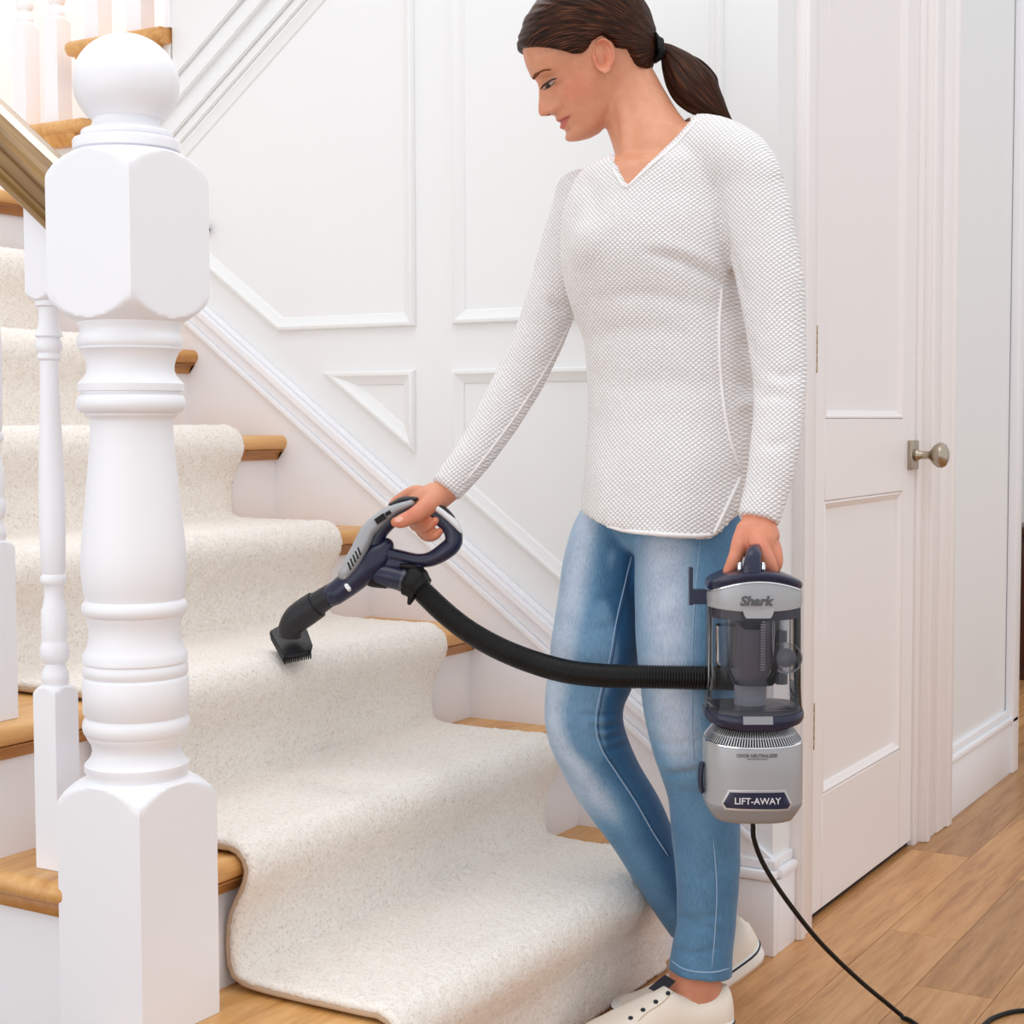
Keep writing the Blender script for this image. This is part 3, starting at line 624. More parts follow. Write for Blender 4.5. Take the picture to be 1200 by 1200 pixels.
# left hand round the carry handle
palmL = vtube([(889, 596, 2.272, 18, 16), (889, 610, 2.272, 20, 17), (888, 622, 2.268, 25, 20), (889, 636, 2.262, 25, 22), (894, 646, 2.262, 20, 20)], 6, 28)
fing.append(vtube([(874, 620, 2.262, 11.5), (867, 636, 2.252, 10), (863, 650, 2.246, 9), (858, 661, 2.242, 8), (853, 670, 2.240, 6.4)], 6, 18))
fing.append(vtube([(886, 632, 2.245, 12), (893, 646, 2.232, 11), (900, 658, 2.228, 9.6), (904, 668, 2.230, 8), (902, 674, 2.24, 6.5)], 6, 18))
fing.append(vtube([(900, 634, 2.262, 11), (907, 648, 2.254, 9.8), (909, 659, 2.25, 8.8), (906, 668, 2.252, 7.4), (901, 673, 2.262, 6)], 6, 18))
fing.append(vtube([(903, 634, 2.284, 10), (909, 650, 2.28, 8.6), (906, 663, 2.28, 7.6), (900, 670, 2.285, 6)], 6, 16))
fing.append(vtube([(900, 632, 2.304, 9), (905, 648, 2.302, 7.6), (902, 660, 2.302, 6.6), (897, 668, 2.304, 5.4)], 6, 16))
legN = vtube([(805, 580, 2.46, 40), (806, 700, 2.43, 42), (815, 850, 2.425, 34), (826, 1000, 2.432, 22), (820, 1085, 2.437, 20), (814, 1125, 2.437, 27, 27), (814, 1150, 2.435, 31, 27), (812, 1180, 2.43, 33, 26), (770, 1200, 2.41, 22, 26)], 6, 28)
legF = vtube([(735, 590, 2.52, 32), (702, 750, 2.52, 34), (690, 840, 2.51, 28), (706, 895, 2.515, 26), (745, 960, 2.532, 22), (795, 1062, 2.558, 15), (835, 1105, 2.56, 24), (810, 1150, 2.55, 20)], 6, 24)
V, F = join((HEADV, HEADF), neck, scm, clav, chest, shoulders(8), near_arm(9, 611), far_arm(9, 0), palmR, palmL, legN, legF, *fing)
me, X, E = remesh(V, F, .0021, 1, .4)
hx = X-np.array(H0); lf, ld, ls = hx@np.array(HF)/HP, hx@np.array(HD)/HP, hx@np.array(HS_)/HP
inh = (ld < 66) & (ld > -104) & (lf > -60) & (lf < 110) & (np.abs(ls) < 60)
fc = sm(lf, 66, 76)*inh*(ld < 60)
X = lap(X, E, 16, .5, wt=np.where(uvd(X)[1] < 230, np.where(inh, sm(70-lf, 0, 14)*.9, .9), .0))
u, v, z = uvd(X); X = lap(X, E, 1, .5, wt=((v > 560) & (v < 700)).astype(float))
setX(me, X); bv = bvh(me)
base = np.array(lin((214, 150, 117))); C = np.tile(base, (len(X), 1))
def mixc(mask, col): 
    global C
    C = C*(1-mask[:, None])+np.array(lin(col))*mask[:, None]
nzv = fbm(X[::1], 40., 1., 1) if len(X) < 60000 else np.zeros(len(X))
ff = inh*sm(lf, 20, 60)
mixc(.55*np.exp(-((ld-8)/15)**2-((np.abs(ls)-38)/14)**2)*ff, (222, 132, 108))
mixc(.35*np.exp(-((ld-16)/8)**2-(ls/14)**2)*ff*(lf > 84), (222, 140, 118))
LIP = np.array([(650, 144), (655, 139.5), (661, 136.5), (668.5, 134.8), (667, 140), (664, 146), (660, 151.5), (655, 152.5), (652, 148)], float)
Xm = np.array(H0)+(np.outer(lf, HF)+np.outer(ld, HD)+np.outer(np.abs(ls), HS_))*HP; um, vm, _z = uvd(Xm)
lipm = sm(poly_sd(um, vm, LIP), -1.2, 1.2)*inh*(lf > 40)*1.
_old = np.exp(-np.abs((ld-(33.5+.0*np.abs(ls)))/6.6)**5)*np.exp(-np.abs(ls/22)**6)*sm(lf, 68, 72)*inh
mixc(.85*lipm, (196, 96, 88))
mixc(.45*np.exp(-np.abs((ld+9)/8)**2-((np.abs(ls)-24)/12)**2)*ff, (176, 118, 96))
ext = sm(v, 560, 600)*((v < 700)).astype(float); mixc(.38*ext, (224, 128, 100))
for (a, b, r) in [(467, 611, 6), (500, 610, 5), (511, 614, 5), (519, 622, 5), (855, 667, 7), (903, 668, 7), (874, 640, 5), (893, 640, 9), (478, 600, 7)]: mixc(.35*np.exp(-((u-a)**2+(v-b)**2)/r**2), (214, 104, 84))
mixc(.5*sm(v, 1120, 1130), (184, 118, 92))
vcol(me, C)
SKIN = mat('skin', (226, 170, 142), .46, Subsurface_Weight=.10); SKIN.node_tree.nodes['Principled BSDF'].inputs['Subsurface Radius'].default_value = (.012, .004, .002)
SKIN.node_tree.nodes['Principled BSDF'].inputs['Subsurface Scale'].default_value = .6
q = N(SKIN); an = q.n('ShaderNodeAttribute', attribute_name='Col'); nn = q.n('ShaderNodeTexNoise', i_Scale=60., i_Detail=3.); q.l(q.coord(), nn.inputs[0])
mxn = q.n('ShaderNodeMix', data_type='RGBA', blend_type='MULTIPLY'); mxn.inputs[0].default_value = .5; q.l(an.outputs['Color'], mxn.inputs[6]); q.l(q.ramp(nn.outputs[0], [(.35, (238, 226, 222)), (.65, (255, 255, 255))]), mxn.inputs[7]); q.l(mxn.outputs[2], q.b.inputs['Base Color'])
n3 = q.n('ShaderNodeTexNoise', i_Scale=420., i_Detail=2.); q.l(q.coord(), n3.inputs[0]); q.bump(n3.outputs[0], .12, .001)
body = link(me, 'body', SKIN, person)
# ear (a rimmed shell on the near side of the head)
EC = hit(bv, 707, 67); e1 = (RT*.99+UP*.10).normalized(); e2 = (UP*.99-RT*.12).normalized(); en = -FW
V = []; NR, NT = 16, 48; ps = 2.45/FPX
for i in range(NR+2):
    r = min(i/(NR-1), 1.0); sk_ = i-(NR-1)
    for j in range(NT):
        t = 2*PI*j/NT; c, s = math.cos(t), math.sin(t)
        rx = 13.4*(1-.22*(s < 0)*abs(s)**1.5); ry = 21.; x, y = rx*c*r, ry*s*r
        rim = math.exp(-((r-.86)/.10)**2); lobe = sm(np.array([-s*r]), .55, .8)[0]
        front = sm(np.array([-c]), .2, .8)[0]
        h = 4.0+7.5*rim*(1-.55*front)*(1-lobe)+3.5*lobe+2.6*math.exp(-((r-.58)/.12)**2)*(1-lobe)*max(0, c)
        dx, dy = x+2.5, y+2.5; h -= 10.0*math.exp(-(dx/4.4)**2-(dy/6.5)**2)
        dx, dy = x-1, y-9; h -= 3.0*math.exp(-(dx/5)**2-(dy/3.2)**2)
        dx, dy = x+9.5, y+2; h += 3.5*math.exp(-(dx/2.6)**2-(dy/4)**2)
        h += .18*x
        if sk_ > 0: h -= 5*sk_; x *= 1-.10*sk_; y *= 1-.06*sk_
        V.append(EC+(e1*x+e2*y+en*h)*ps)
F = ring_faces(NR+2, NT); earo = obj('ear', V, F, None, body, True); 
EARM = mat('skin_ear', (214, 140, 110), .45, Subsurface_Weight=.15); EARM.node_tree.nodes['Principled BSDF'].inputs['Subsurface Scale'].default_value = .004; earo.data.materials.append(EARM)
EYE = mat('dark_lashes', (36, 24, 20), .5); BROW = mat('eyebrow_brown', (118, 74, 50), 1., Specular_IOR_Level=0.); EYEW = mat('eye_white', (170, 146, 136), .2); IRIS = mat('iris_brown', (52, 34, 26), .1)
def patch(name, cu, cv, au, av, rot, m, parent, off, n=20, bulge=.0006):
    h = [hit(bv, cu, cv, off+bulge)]; ca, sa = math.cos(rot), math.sin(rot)
    for j in range(n):
        x, y = au*math.cos(2*PI*j/n), av*math.sin(2*PI*j/n); h.append(hit(bv, cu+x*ca-y*sa, cv+x*sa+y*ca, off))
    if h[0] is None: print('MISS', name); return
    h = [p if p is not None else h[0] for p in h]
    return obj(name, h, [(0, 1+j, 1+(j+1) % n) for j in range(n)], m, parent, True)
patch('eye_white', 643.5, 99.5, 7, 1.9, -.62, EYEW, body, .0004)
patch('iris', 642.0, 100.3, 3.6, 2.2, -.62, IRIS, body, .0012)
strip('eyelashes', bv, [(633.5, 104.5), (637, 100), (642.5, 96), (647, 93.5), (652, 92)], .0013, EYE, body, .0006, 4)
strip('eyelashes', bv, [(636, 105), (641, 103.6), (646, 100.5), (651, 95)], .0007, EYE, body, .0002, 4)
for pts, r in (([(625.5, 99), (625, 94.5), (627, 89), (632, 85)], .0027), ([(627.5, 89), (632, 85), (638, 82), (646, 81.5)], .0017)): strip('eyebrow', bv, pts, r, BROW, body, -.0006, 5)
strip('mouth_line', bv, [(652.5, 144.5), (657, 141.5), (662, 138.8), (667, 136.3)], .0007, mat('lip_shadow', (120, 48, 44), .6), body, -.0001, 4)
patch('nostril', 642.5, 135.3, 2.6, 1.3, -.5, mat('nostril', (110, 56, 44), .8), body, .0002, 12, 0)
patch('ear_stud', 709.5, 85.5, 1.1, 1.1, 0, CHR, body, .010, 10, .001)
NAIL = mat('pink_nail', (238, 178, 160), .22)
patch('thumbnail', 467.5, 608.5, 5.2, 3.2, -.25, NAIL, body, .0005)

# hair ------------------------------------------------------------------------
HLS = [(600, 60), (612, 58), (625, 57), (640, 58.5), (656, 62), (670, 66.5), (681, 66), (689, 60), (694, 50), (706, 42), (719, 50), (724, 58), (739, 60), (744, 70), (750, 81), (762, 88), (780, 92)]
TIE = np.array([-57., 16.])
V, F = head(110, 220, off=6.5, face=False)
A = np.array([tuple(x) for x in V]); hx = A-np.array(H0); lf, ld, ls = hx@np.array(HF)/HP, hx@np.array(HD)/HP, hx@np.array(HS_)/HP
P = np.array(HLS+[(900, 92), (900, -160), (520, -160), (520, 60)], float)
um, vm, _z = uvd(np.array(H0)+(np.outer(lf, HF)+np.outer(ld, HD)+np.outer(np.abs(ls), HS_))*HP); sd = poly_sd(um, vm, P)
ang = np.arctan2(ld-TIE[1]+0*ls, lf-TIE[0])
groove = np.array([noise.noise(Vector((a*34, b*.9, s/50.))) for a, b, s in zip(ang, np.hypot(lf-TIE[0], ld-TIE[1])/60, ls)])
cen = np.array(H0)+(np.array(HF)*5-np.array(HD)*35)*HP; R_ = A-cen; R_ /= np.linalg.norm(R_, axis=1)[:, None]
offs = (-9.5*(1-sm(sd, -1.5, 5))+1.6*groove)*HP
A = A+R_*offs[:, None]
keep = sd > -9; F2 = [f for f in F if all(keep[i] for i in f)]
def strand_mat(nm, d, m_, l_, sc):
    m = mat(nm, m_, .42, Specular_IOR_Level=.12); q = N(m); uvn = q.n('ShaderNodeUVMap'); mp = q.n('ShaderNodeMapping'); mp.inputs['Scale'].default_value = sc; q.l(uvn.outputs[0], mp.inputs[0])
    nn = q.n('ShaderNodeTexNoise', i_Scale=1., i_Detail=5., i_Roughness=.65); q.l(mp.outputs[0], nn.inputs[0])
    q.l(q.ramp(nn.outputs[0], [(.34, d), (.52, m_), (.72, l_)]), q.b.inputs['Base Color']); q.bump(nn.outputs[0], .5, .0016); return m
HAIR = strand_mat('brown_hair', (20, 10, 7), (48, 25, 15), (122, 72, 44), (60, 2.2, 1))
def hair_obj(name, V, F, UVv, parent):
    o = obj(name, V, F, HAIR, parent, True); l = o.data.uv_layers.new(name='UVMap'); idx = np.empty(len(o.data.loops), int); o.data.loops.foreach_get('vertex_index', idx)
    l.data.foreach_set('uv', np.asarray(UVv)[idx].ravel()); return o
hair = hair_obj('hair', A.tolist(), F2, np.c_[ang*1.4+ls/160, np.hypot(lf-TIE[0], ld-TIE[1])/60], person)
def hair_tube(name, st, n=64, parent=None, gr=.10, sub=8, kd=.8):
    V, F = vtube(st, sub, n, kd, mod=lambda t, th: 1+gr*noise.noise(Vector((math.cos(th)*4, math.sin(th)*4, t*1.2)))+.6*gr*noise.noise(Vector((math.cos(th)*12, math.sin(th)*12, t*2))))
    R = len(V)//n; UVv = [(j/n*3.2 if j < n//2 else (n-j)/n*3.2, i/R*1.6) for i in range(R) for j in range(n)]
    return hair_obj(name, V, F, UVv, parent)
hair_tube('gathered_hair', [(725, 30, 2.50, 30), (742, 44, 2.50, 29), (755, 56, 2.50, 21), (765, 59, 2.497, 11), (772, 58, 2.495, 7)], parent=hair, gr=.06)
hair_tube('ponytail', [(770, 57, 2.495, 7), (782, 62, 2.49, 11), (794, 76, 2.485, 20), (806, 93, 2.478, 26), (818, 108, 2.470, 26.5), (832, 122, 2.462, 19), (845, 133, 2.456, 10), (856, 140, 2.452, 2)], parent=hair, gr=.16)
hair_tube('loose_strand', [(800, 62, 2.48, 2.2), (822, 72, 2.475, 1.6), (838, 88, 2.47, 1.0), (842, 100, 2.468, .6)], 10, hair, 0)
V = []; tie = vtube([(766, 48, 2.492, 5), (772, 54, 2.480, 6.5), (773, 62, 2.480, 6), (769, 68, 2.49, 5)], 8, 20, 2.6, mod=lambda t, th: 1+.14*math.sin(th*6+t*30)); obj('hair_tie', tie[0], tie[1], BLK, hair, True)

# jeans -----------------------------------------------------------------------
hip = vtube([(784, 520, 2.475, 76, 58), (782, 550, 2.475, 86, 62), (778, 575, 2.472, 88, 64), (776, 590, 2.470, 70, 56)], 6, 48)
nl = vtube([(806, 565, 2.46, 58, 44), (807, 620, 2.445, 62, 54), (806, 700, 2.425, 63), (808, 780, 2.42, 60.5), (813, 840, 2.418, 56), (817, 880, 2.42, 51), (825, 930, 2.428, 42.5), (828, 980, 2.432, 40), (829, 1030, 2.434, 37), (828, 1080, 2.436, 34.5), (823, 1115, 2.437, 36), (820, 1141, 2.437, 37.5, 36)], 8, 48, .95, dome=False)
flg = vtube([(734, 596, 2.52, 45), (716, 640, 2.52, 51), (705, 700, 2.52, 51), (697, 770, 2.515, 53), (685, 820, 2.508, 46.5), (687, 858, 2.505, 45), (706, 903, 2.515, 42.5), (740, 958, 2.53, 39), (768, 1010, 2.545, 33.5), (790, 1058, 2.556, 26), (806, 1090, 2.563, 21)], 8, 44, .95, dome=False)
V, F = join(hip, nl, flg); me, X, E = remesh(V, F, .0036, 3); setX(me, X); Nn = normals(me); u, v, z = uvd(X); face = np.clip(-(Nn@np.array(FW)), 0, 1)
near = z < 2.455
D = crease([([(756, 905), (790, 908), (830, 900)], -.004, 4), ([(765, 893), (800, 897), (840, 888)], .003, 6), ([(758, 868), (790, 872), (835, 866)], -.0025, 5), ([(790, 925), (815, 930), (850, 922)], -.0025, 5), ([(785, 1065), (810, 1078), (850, 1070)], -.003, 5), ([(790, 1095), (815, 1085), (850, 1095)], -.003, 5), ([(790, 1112), (812, 1118), (848, 1110)], -.0025, 4)])
D += crease([([(690, 850), (708, 853), (728, 850)], -.006, 4), ([(690, 862), (712, 866), (738, 856)], -.005, 4), ([(680, 838), (700, 838), (722, 836)], -.004, 4), ([(700, 880), (722, 876), (748, 870)], -.003, 4), ([(690, 710), (715, 700), (740, 690)], -.002, 6), ([(690, 740), (712, 735), (742, 725)], -.002, 6), ([(740, 640), (738, 680), (744, 720)], -.003, 5)])
D += .0016*fbm(X, 14., 9.)
X = X+Nn*D[:, None]; X = lap(X, E, 1, .5); setX(me, X)
# the wash of the denim: pale thigh fronts and knees, deep blue seams and inner legs
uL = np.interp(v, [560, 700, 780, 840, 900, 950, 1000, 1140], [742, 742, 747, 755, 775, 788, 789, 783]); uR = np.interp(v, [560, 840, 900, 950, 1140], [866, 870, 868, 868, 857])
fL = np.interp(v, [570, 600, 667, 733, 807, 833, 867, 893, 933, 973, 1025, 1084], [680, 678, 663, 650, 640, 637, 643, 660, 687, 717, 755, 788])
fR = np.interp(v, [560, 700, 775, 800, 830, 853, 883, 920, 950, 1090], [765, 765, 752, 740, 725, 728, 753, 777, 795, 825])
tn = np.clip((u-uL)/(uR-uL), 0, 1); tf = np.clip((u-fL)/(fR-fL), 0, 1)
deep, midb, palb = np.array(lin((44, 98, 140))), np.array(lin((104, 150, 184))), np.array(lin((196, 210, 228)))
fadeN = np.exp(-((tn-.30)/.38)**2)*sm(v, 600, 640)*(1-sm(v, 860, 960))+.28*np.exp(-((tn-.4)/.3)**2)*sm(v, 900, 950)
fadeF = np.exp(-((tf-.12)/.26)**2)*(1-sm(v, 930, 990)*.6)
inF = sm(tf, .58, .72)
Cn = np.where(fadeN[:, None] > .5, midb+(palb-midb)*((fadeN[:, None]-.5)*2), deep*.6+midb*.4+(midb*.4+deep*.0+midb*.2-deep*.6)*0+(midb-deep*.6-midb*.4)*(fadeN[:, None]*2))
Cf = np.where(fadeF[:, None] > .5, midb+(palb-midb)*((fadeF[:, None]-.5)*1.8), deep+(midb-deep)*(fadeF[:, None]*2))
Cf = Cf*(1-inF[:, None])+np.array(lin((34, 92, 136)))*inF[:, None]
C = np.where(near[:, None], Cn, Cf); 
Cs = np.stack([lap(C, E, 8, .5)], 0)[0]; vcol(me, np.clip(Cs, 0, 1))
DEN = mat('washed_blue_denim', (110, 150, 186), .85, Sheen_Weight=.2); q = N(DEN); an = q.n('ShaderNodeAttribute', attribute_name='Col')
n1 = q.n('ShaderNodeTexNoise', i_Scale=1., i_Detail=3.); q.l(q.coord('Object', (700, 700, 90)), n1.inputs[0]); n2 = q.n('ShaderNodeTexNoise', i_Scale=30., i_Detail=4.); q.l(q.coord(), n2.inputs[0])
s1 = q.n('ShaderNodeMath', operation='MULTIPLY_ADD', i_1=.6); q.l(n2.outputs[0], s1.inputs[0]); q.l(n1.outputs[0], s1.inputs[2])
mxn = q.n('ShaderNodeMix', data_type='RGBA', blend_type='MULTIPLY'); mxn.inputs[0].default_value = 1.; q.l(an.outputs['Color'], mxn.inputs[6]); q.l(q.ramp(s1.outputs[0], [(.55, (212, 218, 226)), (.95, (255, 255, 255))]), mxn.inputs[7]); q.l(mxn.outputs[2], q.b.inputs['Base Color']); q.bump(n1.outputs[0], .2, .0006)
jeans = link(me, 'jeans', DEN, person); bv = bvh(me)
THR = mat('denim_seam_pale', (150, 178, 208), .8); THD = mat('denim_seam_dark', (44, 84, 124), .8)
strip('side_seam', bv, [(821, 632), (816, 680), (812, 740), (811, 800), (811, 850), (813, 900)], .0009, THR, jeans, .0004, 6)
strip('side_seam', bv, [(836, 985), (840, 1040), (838, 1090), (834, 1136)], .0009, THR, jeans, .0004, 6)
strip('inner_seam', bv, [(740, 652), (731, 690), (722, 730), (714, 775), (703, 815), (698, 850), (705, 878), (722, 905), (745, 940), (765, 975), (783, 1003)], .0012, THR, jeans, .0005, 6)
strip('inner_seam', bv, [(743.5, 652), (734, 690), (725, 730), (717, 775), (706, 815), (701, 850), (708, 878), (725, 905), (748, 940), (768, 975), (786, 1003)], .0009, THD, jeans, .0003, 6)
strip('hem', bv, [(787, 1126), (800, 1135), (818, 1139), (838, 1139), (854, 1135)], .0012, THR, jeans, 0, 6)

# shoes -----------------------------------------------------------------------
CANV = mat('cream_canvas', (234, 222, 208), .85); RUB = mat('white_rubber_sole', (240, 238, 234), .5); NVY = mat('dark_navy_trim', (20, 24, 42), .6)
q = N(CANV); n1 = q.n('ShaderNodeTexNoise', i_Scale=900.); q.l(q.coord(), n1.inputs[0]); q.bump(n1.outputs[0], .2, .0006)
def shoe(label, path, side, L=.25, hk=1.):
    PP = catmull(path, 20); sg = np.r_[0, np.cumsum(np.linalg.norm(np.diff(PP, axis=0), axis=1))]; tot = sg[-1]; side = np.array(side)
    def mp(x, y, z):
        t = np.clip(x/L, 0, 1)*tot; c = np.array([np.interp(t, sg, PP[:, i]) for i in range(3)]); a = np.array([np.interp(min(t+.01, tot), sg, PP[:, i]) for i in range(3)])-np.array([np.interp(max(t-.01, 0), sg, PP[:, i]) for i in range(3)])
        a /= np.linalg.norm(a); s_ = side-a*(side@a); s_ /= np.linalg.norm(s_); n_ = np.cross(a, s_); n_ = n_ if n_[2] > 0 else -n_
        return c+a*(x-np.clip(x, 0, L))+s_*y+n_*z
    root = thing('shoe', label, 'shoe', group=None)
    xs = L*(1-np.cos(np.linspace(0, PI, 40)))/2
    def hw(x):
        t = x/L; return np.interp(t, [0, .12, .3, .5, .72, .85, 1], [.027, .033, .031, .034, .0435, .041, .026])*min(1, math.sqrt(max(0, 1-(max(0, (.10-t)/.10))**2))*1.0+.02)*min(1, math.sqrt(max(0, 1-(max(0, (t-.86)/.14))**2))+.02)
    V = []
    for x in xs:
        w_ = hw(x)
        for (y, z) in [(-w_*.93, 0), (-w_*1.04, .006), (-w_*1.05, .020), (-w_*1.0, .026), (w_*1.0, .026), (w_*1.05, .020), (w_*1.04, .006), (w_*.93, 0)]: V.append(mp(x, y, z))
    V = [Vector(p) for p in V]; obj('sole', V, ring_faces(len(xs), 8)+[tuple(range(8))[::-1], tuple((len(xs)-1)*8+j for j in range(8))], RUB, root, True)
    up = []; n = 36
    for x in xs:
        t = x/L; w_ = hw(x)*.985; h = np.interp(t, [0, .04, .14, .26, .36, .44, .60, .80, .92, 1], [.060, .074, .066, .058, .070, .084, .066, .047, .038, .026]); h = h*(1 if t > .02 else .9)*(hk if t > .3 else 1)
        for j in range(n):
            a = PI*j/(n-1); y = -w_*math.copysign(abs(math.cos(a))**.75, math.cos(a)); wq = y*(1-.30*(math.sin(a))**3*(t < .5)); zz = .020+(h-.020)*math.sin(a)**(.62 if t < .45 else .8); up.append(Vector(mp(x, wq, zz)))
    uo = obj('canvas_upper', up, ring_faces(len(xs), n, False), CANV, root, True)
    ol = [mp(x, -hw(x)*1.055, .0215) for x in xs]+[mp(x, hw(x)*1.055, .0215) for x in xs[::-1]]
    V, F = loft(ol, [.0016]*len(ol), [.0016]*len(ol), side=(0.01, 0, 1), n=6, closed=True); obj('sole_stripe', V, F, NVY, root, True)
    return root, uo, mp
zf = lambda u, d: at(u, np.interp(d, [2.3, 2.6], [600+FPX*(math.tan(0)), 600]), d)
def floorpt(u, d):                       # floor point at column u and depth d
    v = 1200.
    for _ in range(20): p = at(u, v, d); v += p.z*FPX/d
    p.z = 0; return p
h_, t_ = floorpt(857, 2.44), floorpt(676, 2.345)
s1, up1, mp1 = shoe('cream canvas slip-on shoe flat on the floor, nearer foot', [h_+(t_-h_)*k for k in (0, .33, .66, 1)], (t_-h_).cross(Vector((0, 0, 1))).normalized())
hh, bb, tt2 = at(893, 1113, 2.57), floorpt(785, 2.51), floorpt(718, 2.475)
s2, up2, mp2 = shoe('cream canvas shoe with heel lifted, farther foot behind', [hh, hh.lerp(bb, .5)+Vector((0, 0, -.004)), bb+Vector((0, 0, .004)), tt2], (tt2-hh).cross(Vector((0, 0, 1))).normalized(), hk=.74)
s1['group'] = s2['group'] = 'pair of cream canvas shoes'
me_ = up1.data; bs = bvh(me_)
def disc(name, tree, u, v, r, m, parent, off=.0008, n=14):
    c = hit(tree, u, v)
    if c is None: return
    a = hit(tree, u+2, v) or c+RT*.002; b = hit(tree, u, v-2) or c+UP*.002; nn_ = (a-c).cross(b-c).normalized(); nn_ = nn_ if nn_.dot(FW) < 0 else -nn_; x_ = (a-c).normalized(); y_ = nn_.cross(x_)
    V = [c+nn_*off*1.6]+[c+nn_*off+(x_*math.cos(2*PI*j/n)+y_*math.sin(2*PI*j/n))*r for j in range(n)]+[c-nn_*.001+(x_*math.cos(2*PI*j/n)+y_*math.sin(2*PI*j/n))*r*1.05 for j in range(n)]
    obj(name, V, [(0, 1+j, 1+(j+1) % n) for j in range(n)]+[(1+j, 1+n+j, 1+n+(j+1) % n, 1+(j+1) % n) for j in range(n)], m, parent, True)
for (u_, v_) in [(783, 1164), (768.5, 1174), (753.5, 1183.5), (739, 1193)]: disc('eyelet', bs, u_, v_, .0036, NVY, s1)
strip('collar_edge', bs, [(786, 1152), (795, 1163), (812, 1169), (830, 1166), (845, 1154)], .0013, NVY, up1, 0)
strip('facing_seam', bs, [(789, 1163), (775, 1176), (757, 1188), (748, 1197)], .0008, BIND, up1, 0)
V = [at(*p) for p in [(760, 1158, 2.392), (779, 1142, 2.398), (792, 1150, 2.402), (776, 1166, 2.396)]]; V += [p+FW*.006-UP*.002 for p in V]
obj('tongue', V, [(0, 1, 2, 3), (0, 4, 5, 1), (1, 5, 6, 2), (2, 6, 7, 3), (3, 7, 4, 0), (4, 7, 6, 5)], NVY, s1)
print('toe', t_, 'heel', h_)

# ================================================================ the vacuum cleaner
vac = thing('vacuum_cleaner', 'silver and navy lift-away vacuum cleaner with clear bin, black hose and stair brush', 'vacuum cleaner')
D0 = 2.24; CS = D0/FPX; CO = at(882, 790, D0); RH = Vector((RT.x, RT.y, 0)).normalized(); FH = Vector((FW.x, FW.y, 0)).normalized(); ZZ = Vector((0, 0, 1))
def cp(x, v, z=0): return CO+RH*(x*CS)+ZZ*((790-v)*CS)+FH*(z*CS)
def can(rings, n=72, ex=3.0, caps=True):
    V = []
    for (v, a, b, bow) in rings:
        for j in range(n):
            t = 2*PI*j/n; c, s_ = math.cos(t), math.sin(t); x = math.copysign(abs(c)**(2/ex), c); z = math.copysign(abs(s_)**(2/ex), s_)
            V.append(cp(a*x, v+bow*x*x, b*z))
    F = ring_faces(len(rings), n)
    if caps: F += [tuple(range(n)), tuple((len(rings)-1)*n+j for j in range(n))]
    return V, F
def part(name, VF, m, parent=vac, smooth=True, ang=40):
    o = obj(name, VF[0], VF[1], m, parent, smooth)
    bm = bmesh.new(); bm.from_mesh(o.data); bmesh.ops.recalc_face_normals(bm, faces=bm.faces[:]); bm.to_mesh(o.data); bm.free()
    if ang: o.data.set_sharp_from_angle(angle=math.radians(ang))
    return o
def frontz(x, a, b, ex=3.0): return -b*max(0, 1-abs(x/a)**ex)**(1/ex)
cap = part('top_cap', can([(675.5, 54, 46, 13), (672, 55.5, 47.5, 13), (668, 55.2, 47.2, 13), (666.3, 53, 45, 12.2), (665.3, 38, 32, 6.5), (664.8, 15, 12, 1)]), NAVY)
part('trim_ring', can([(675.5, 54.6, 46.6, 13), (676.3, 55.6, 47.6, 13), (677.6, 55.6, 47.6, 13), (678.2, 54.6, 46.6, 13)]), CHR)
col = part('upper_housing', can([(678, 54.6, 46.6, 13), (684, 55, 47, 9), (692, 55.3, 47.3, 4), (703, 55, 47, -1), (711, 54.5, 46.5, -3.5), (712, 53, 45, -3.5)]), SILV)
tg = [(x, v) for x, v in [(-19, 708), (-16.5, 716), (-14.5, 718.6), (13, 718.6), (15, 716), (18, 708)]]
V = [cp(x, v, frontz(x, 54.5, 46.5)-.6) for x, v in tg]+[cp(x, v, -40) for x, v in tg]; n_ = len(tg)
part('latch_tongue', (V, [tuple(range(n_)), tuple(range(2*n_-1, n_-1, -1))]+[(i, (i+1) % n_, n_+(i+1) % n_, n_+i) for i in range(n_)]), SILV, col, False)
# carry handle held in the hand
ch = part('carry_handle', vtube([(881, 672, 2.186, 11, 5), (881.5, 660, 2.188, 10, 6), (883, 650, 2.198, 8.5, 8), (885, 646, 2.225, 8.5, 8), (887, 646, 2.262, 8.5, 8), (888, 652, 2.292, 9, 7), (889, 668, 2.298, 10, 6)], 8, 24, nexp=3), NAVY, vac, True, None)
for du in (-14, 13): V, F = vtube([(881+du, 667, 2.19, 3.2), (881+du, 661.5, 2.19, 3.0)], 3, 12); part('hinge_lug', (V, F), CHR, ch)
# clear bin
binr = part('dust_bin', can([(709, 53.6, 45.6, -2), (712, 54, 46, -2), (800, 54.6, 46.6, 0), (822, 55.6, 47.6, -2), (834, 56.6, 48.6, -4)], caps=False), CLEAR)
part('bin_base', can([(833, 56.8, 48.8, -5), (836, 58, 50, -5), (843, 58, 50, -6), (848, 56, 48, -7), (850, 50, 42, -7)]), NAVY, binr)
SMK = mat('smoke_grey_plastic', (138, 138, 148), .3); SMK2 = mat('dark_smoke_plastic', (74, 74, 84), .25); MESHM = mat('steel_mesh', (196, 196, 200), .35, .8)
def cyl(x, z, v0, v1, r, r2=None, n=32, extra=()):
    r2 = r if r2 is None else r2; R_ = [(v0, r)]+list(extra)+[(v1, r2)]
    V = [cp(x+rr*math.cos(2*PI*j/n), v, z+rr*math.sin(2*PI*j/n)) for v, rr in R_ for j in range(n)]
    return V, ring_faces(len(R_), n)+[tuple(range(n)), tuple((len(R_)-1)*n+j for j in range(n))]
part('bin_floor', can([(826, 52, 44, -1), (829, 54, 46, -3), (834, 55, 47, -5)]), SMK2, binr)
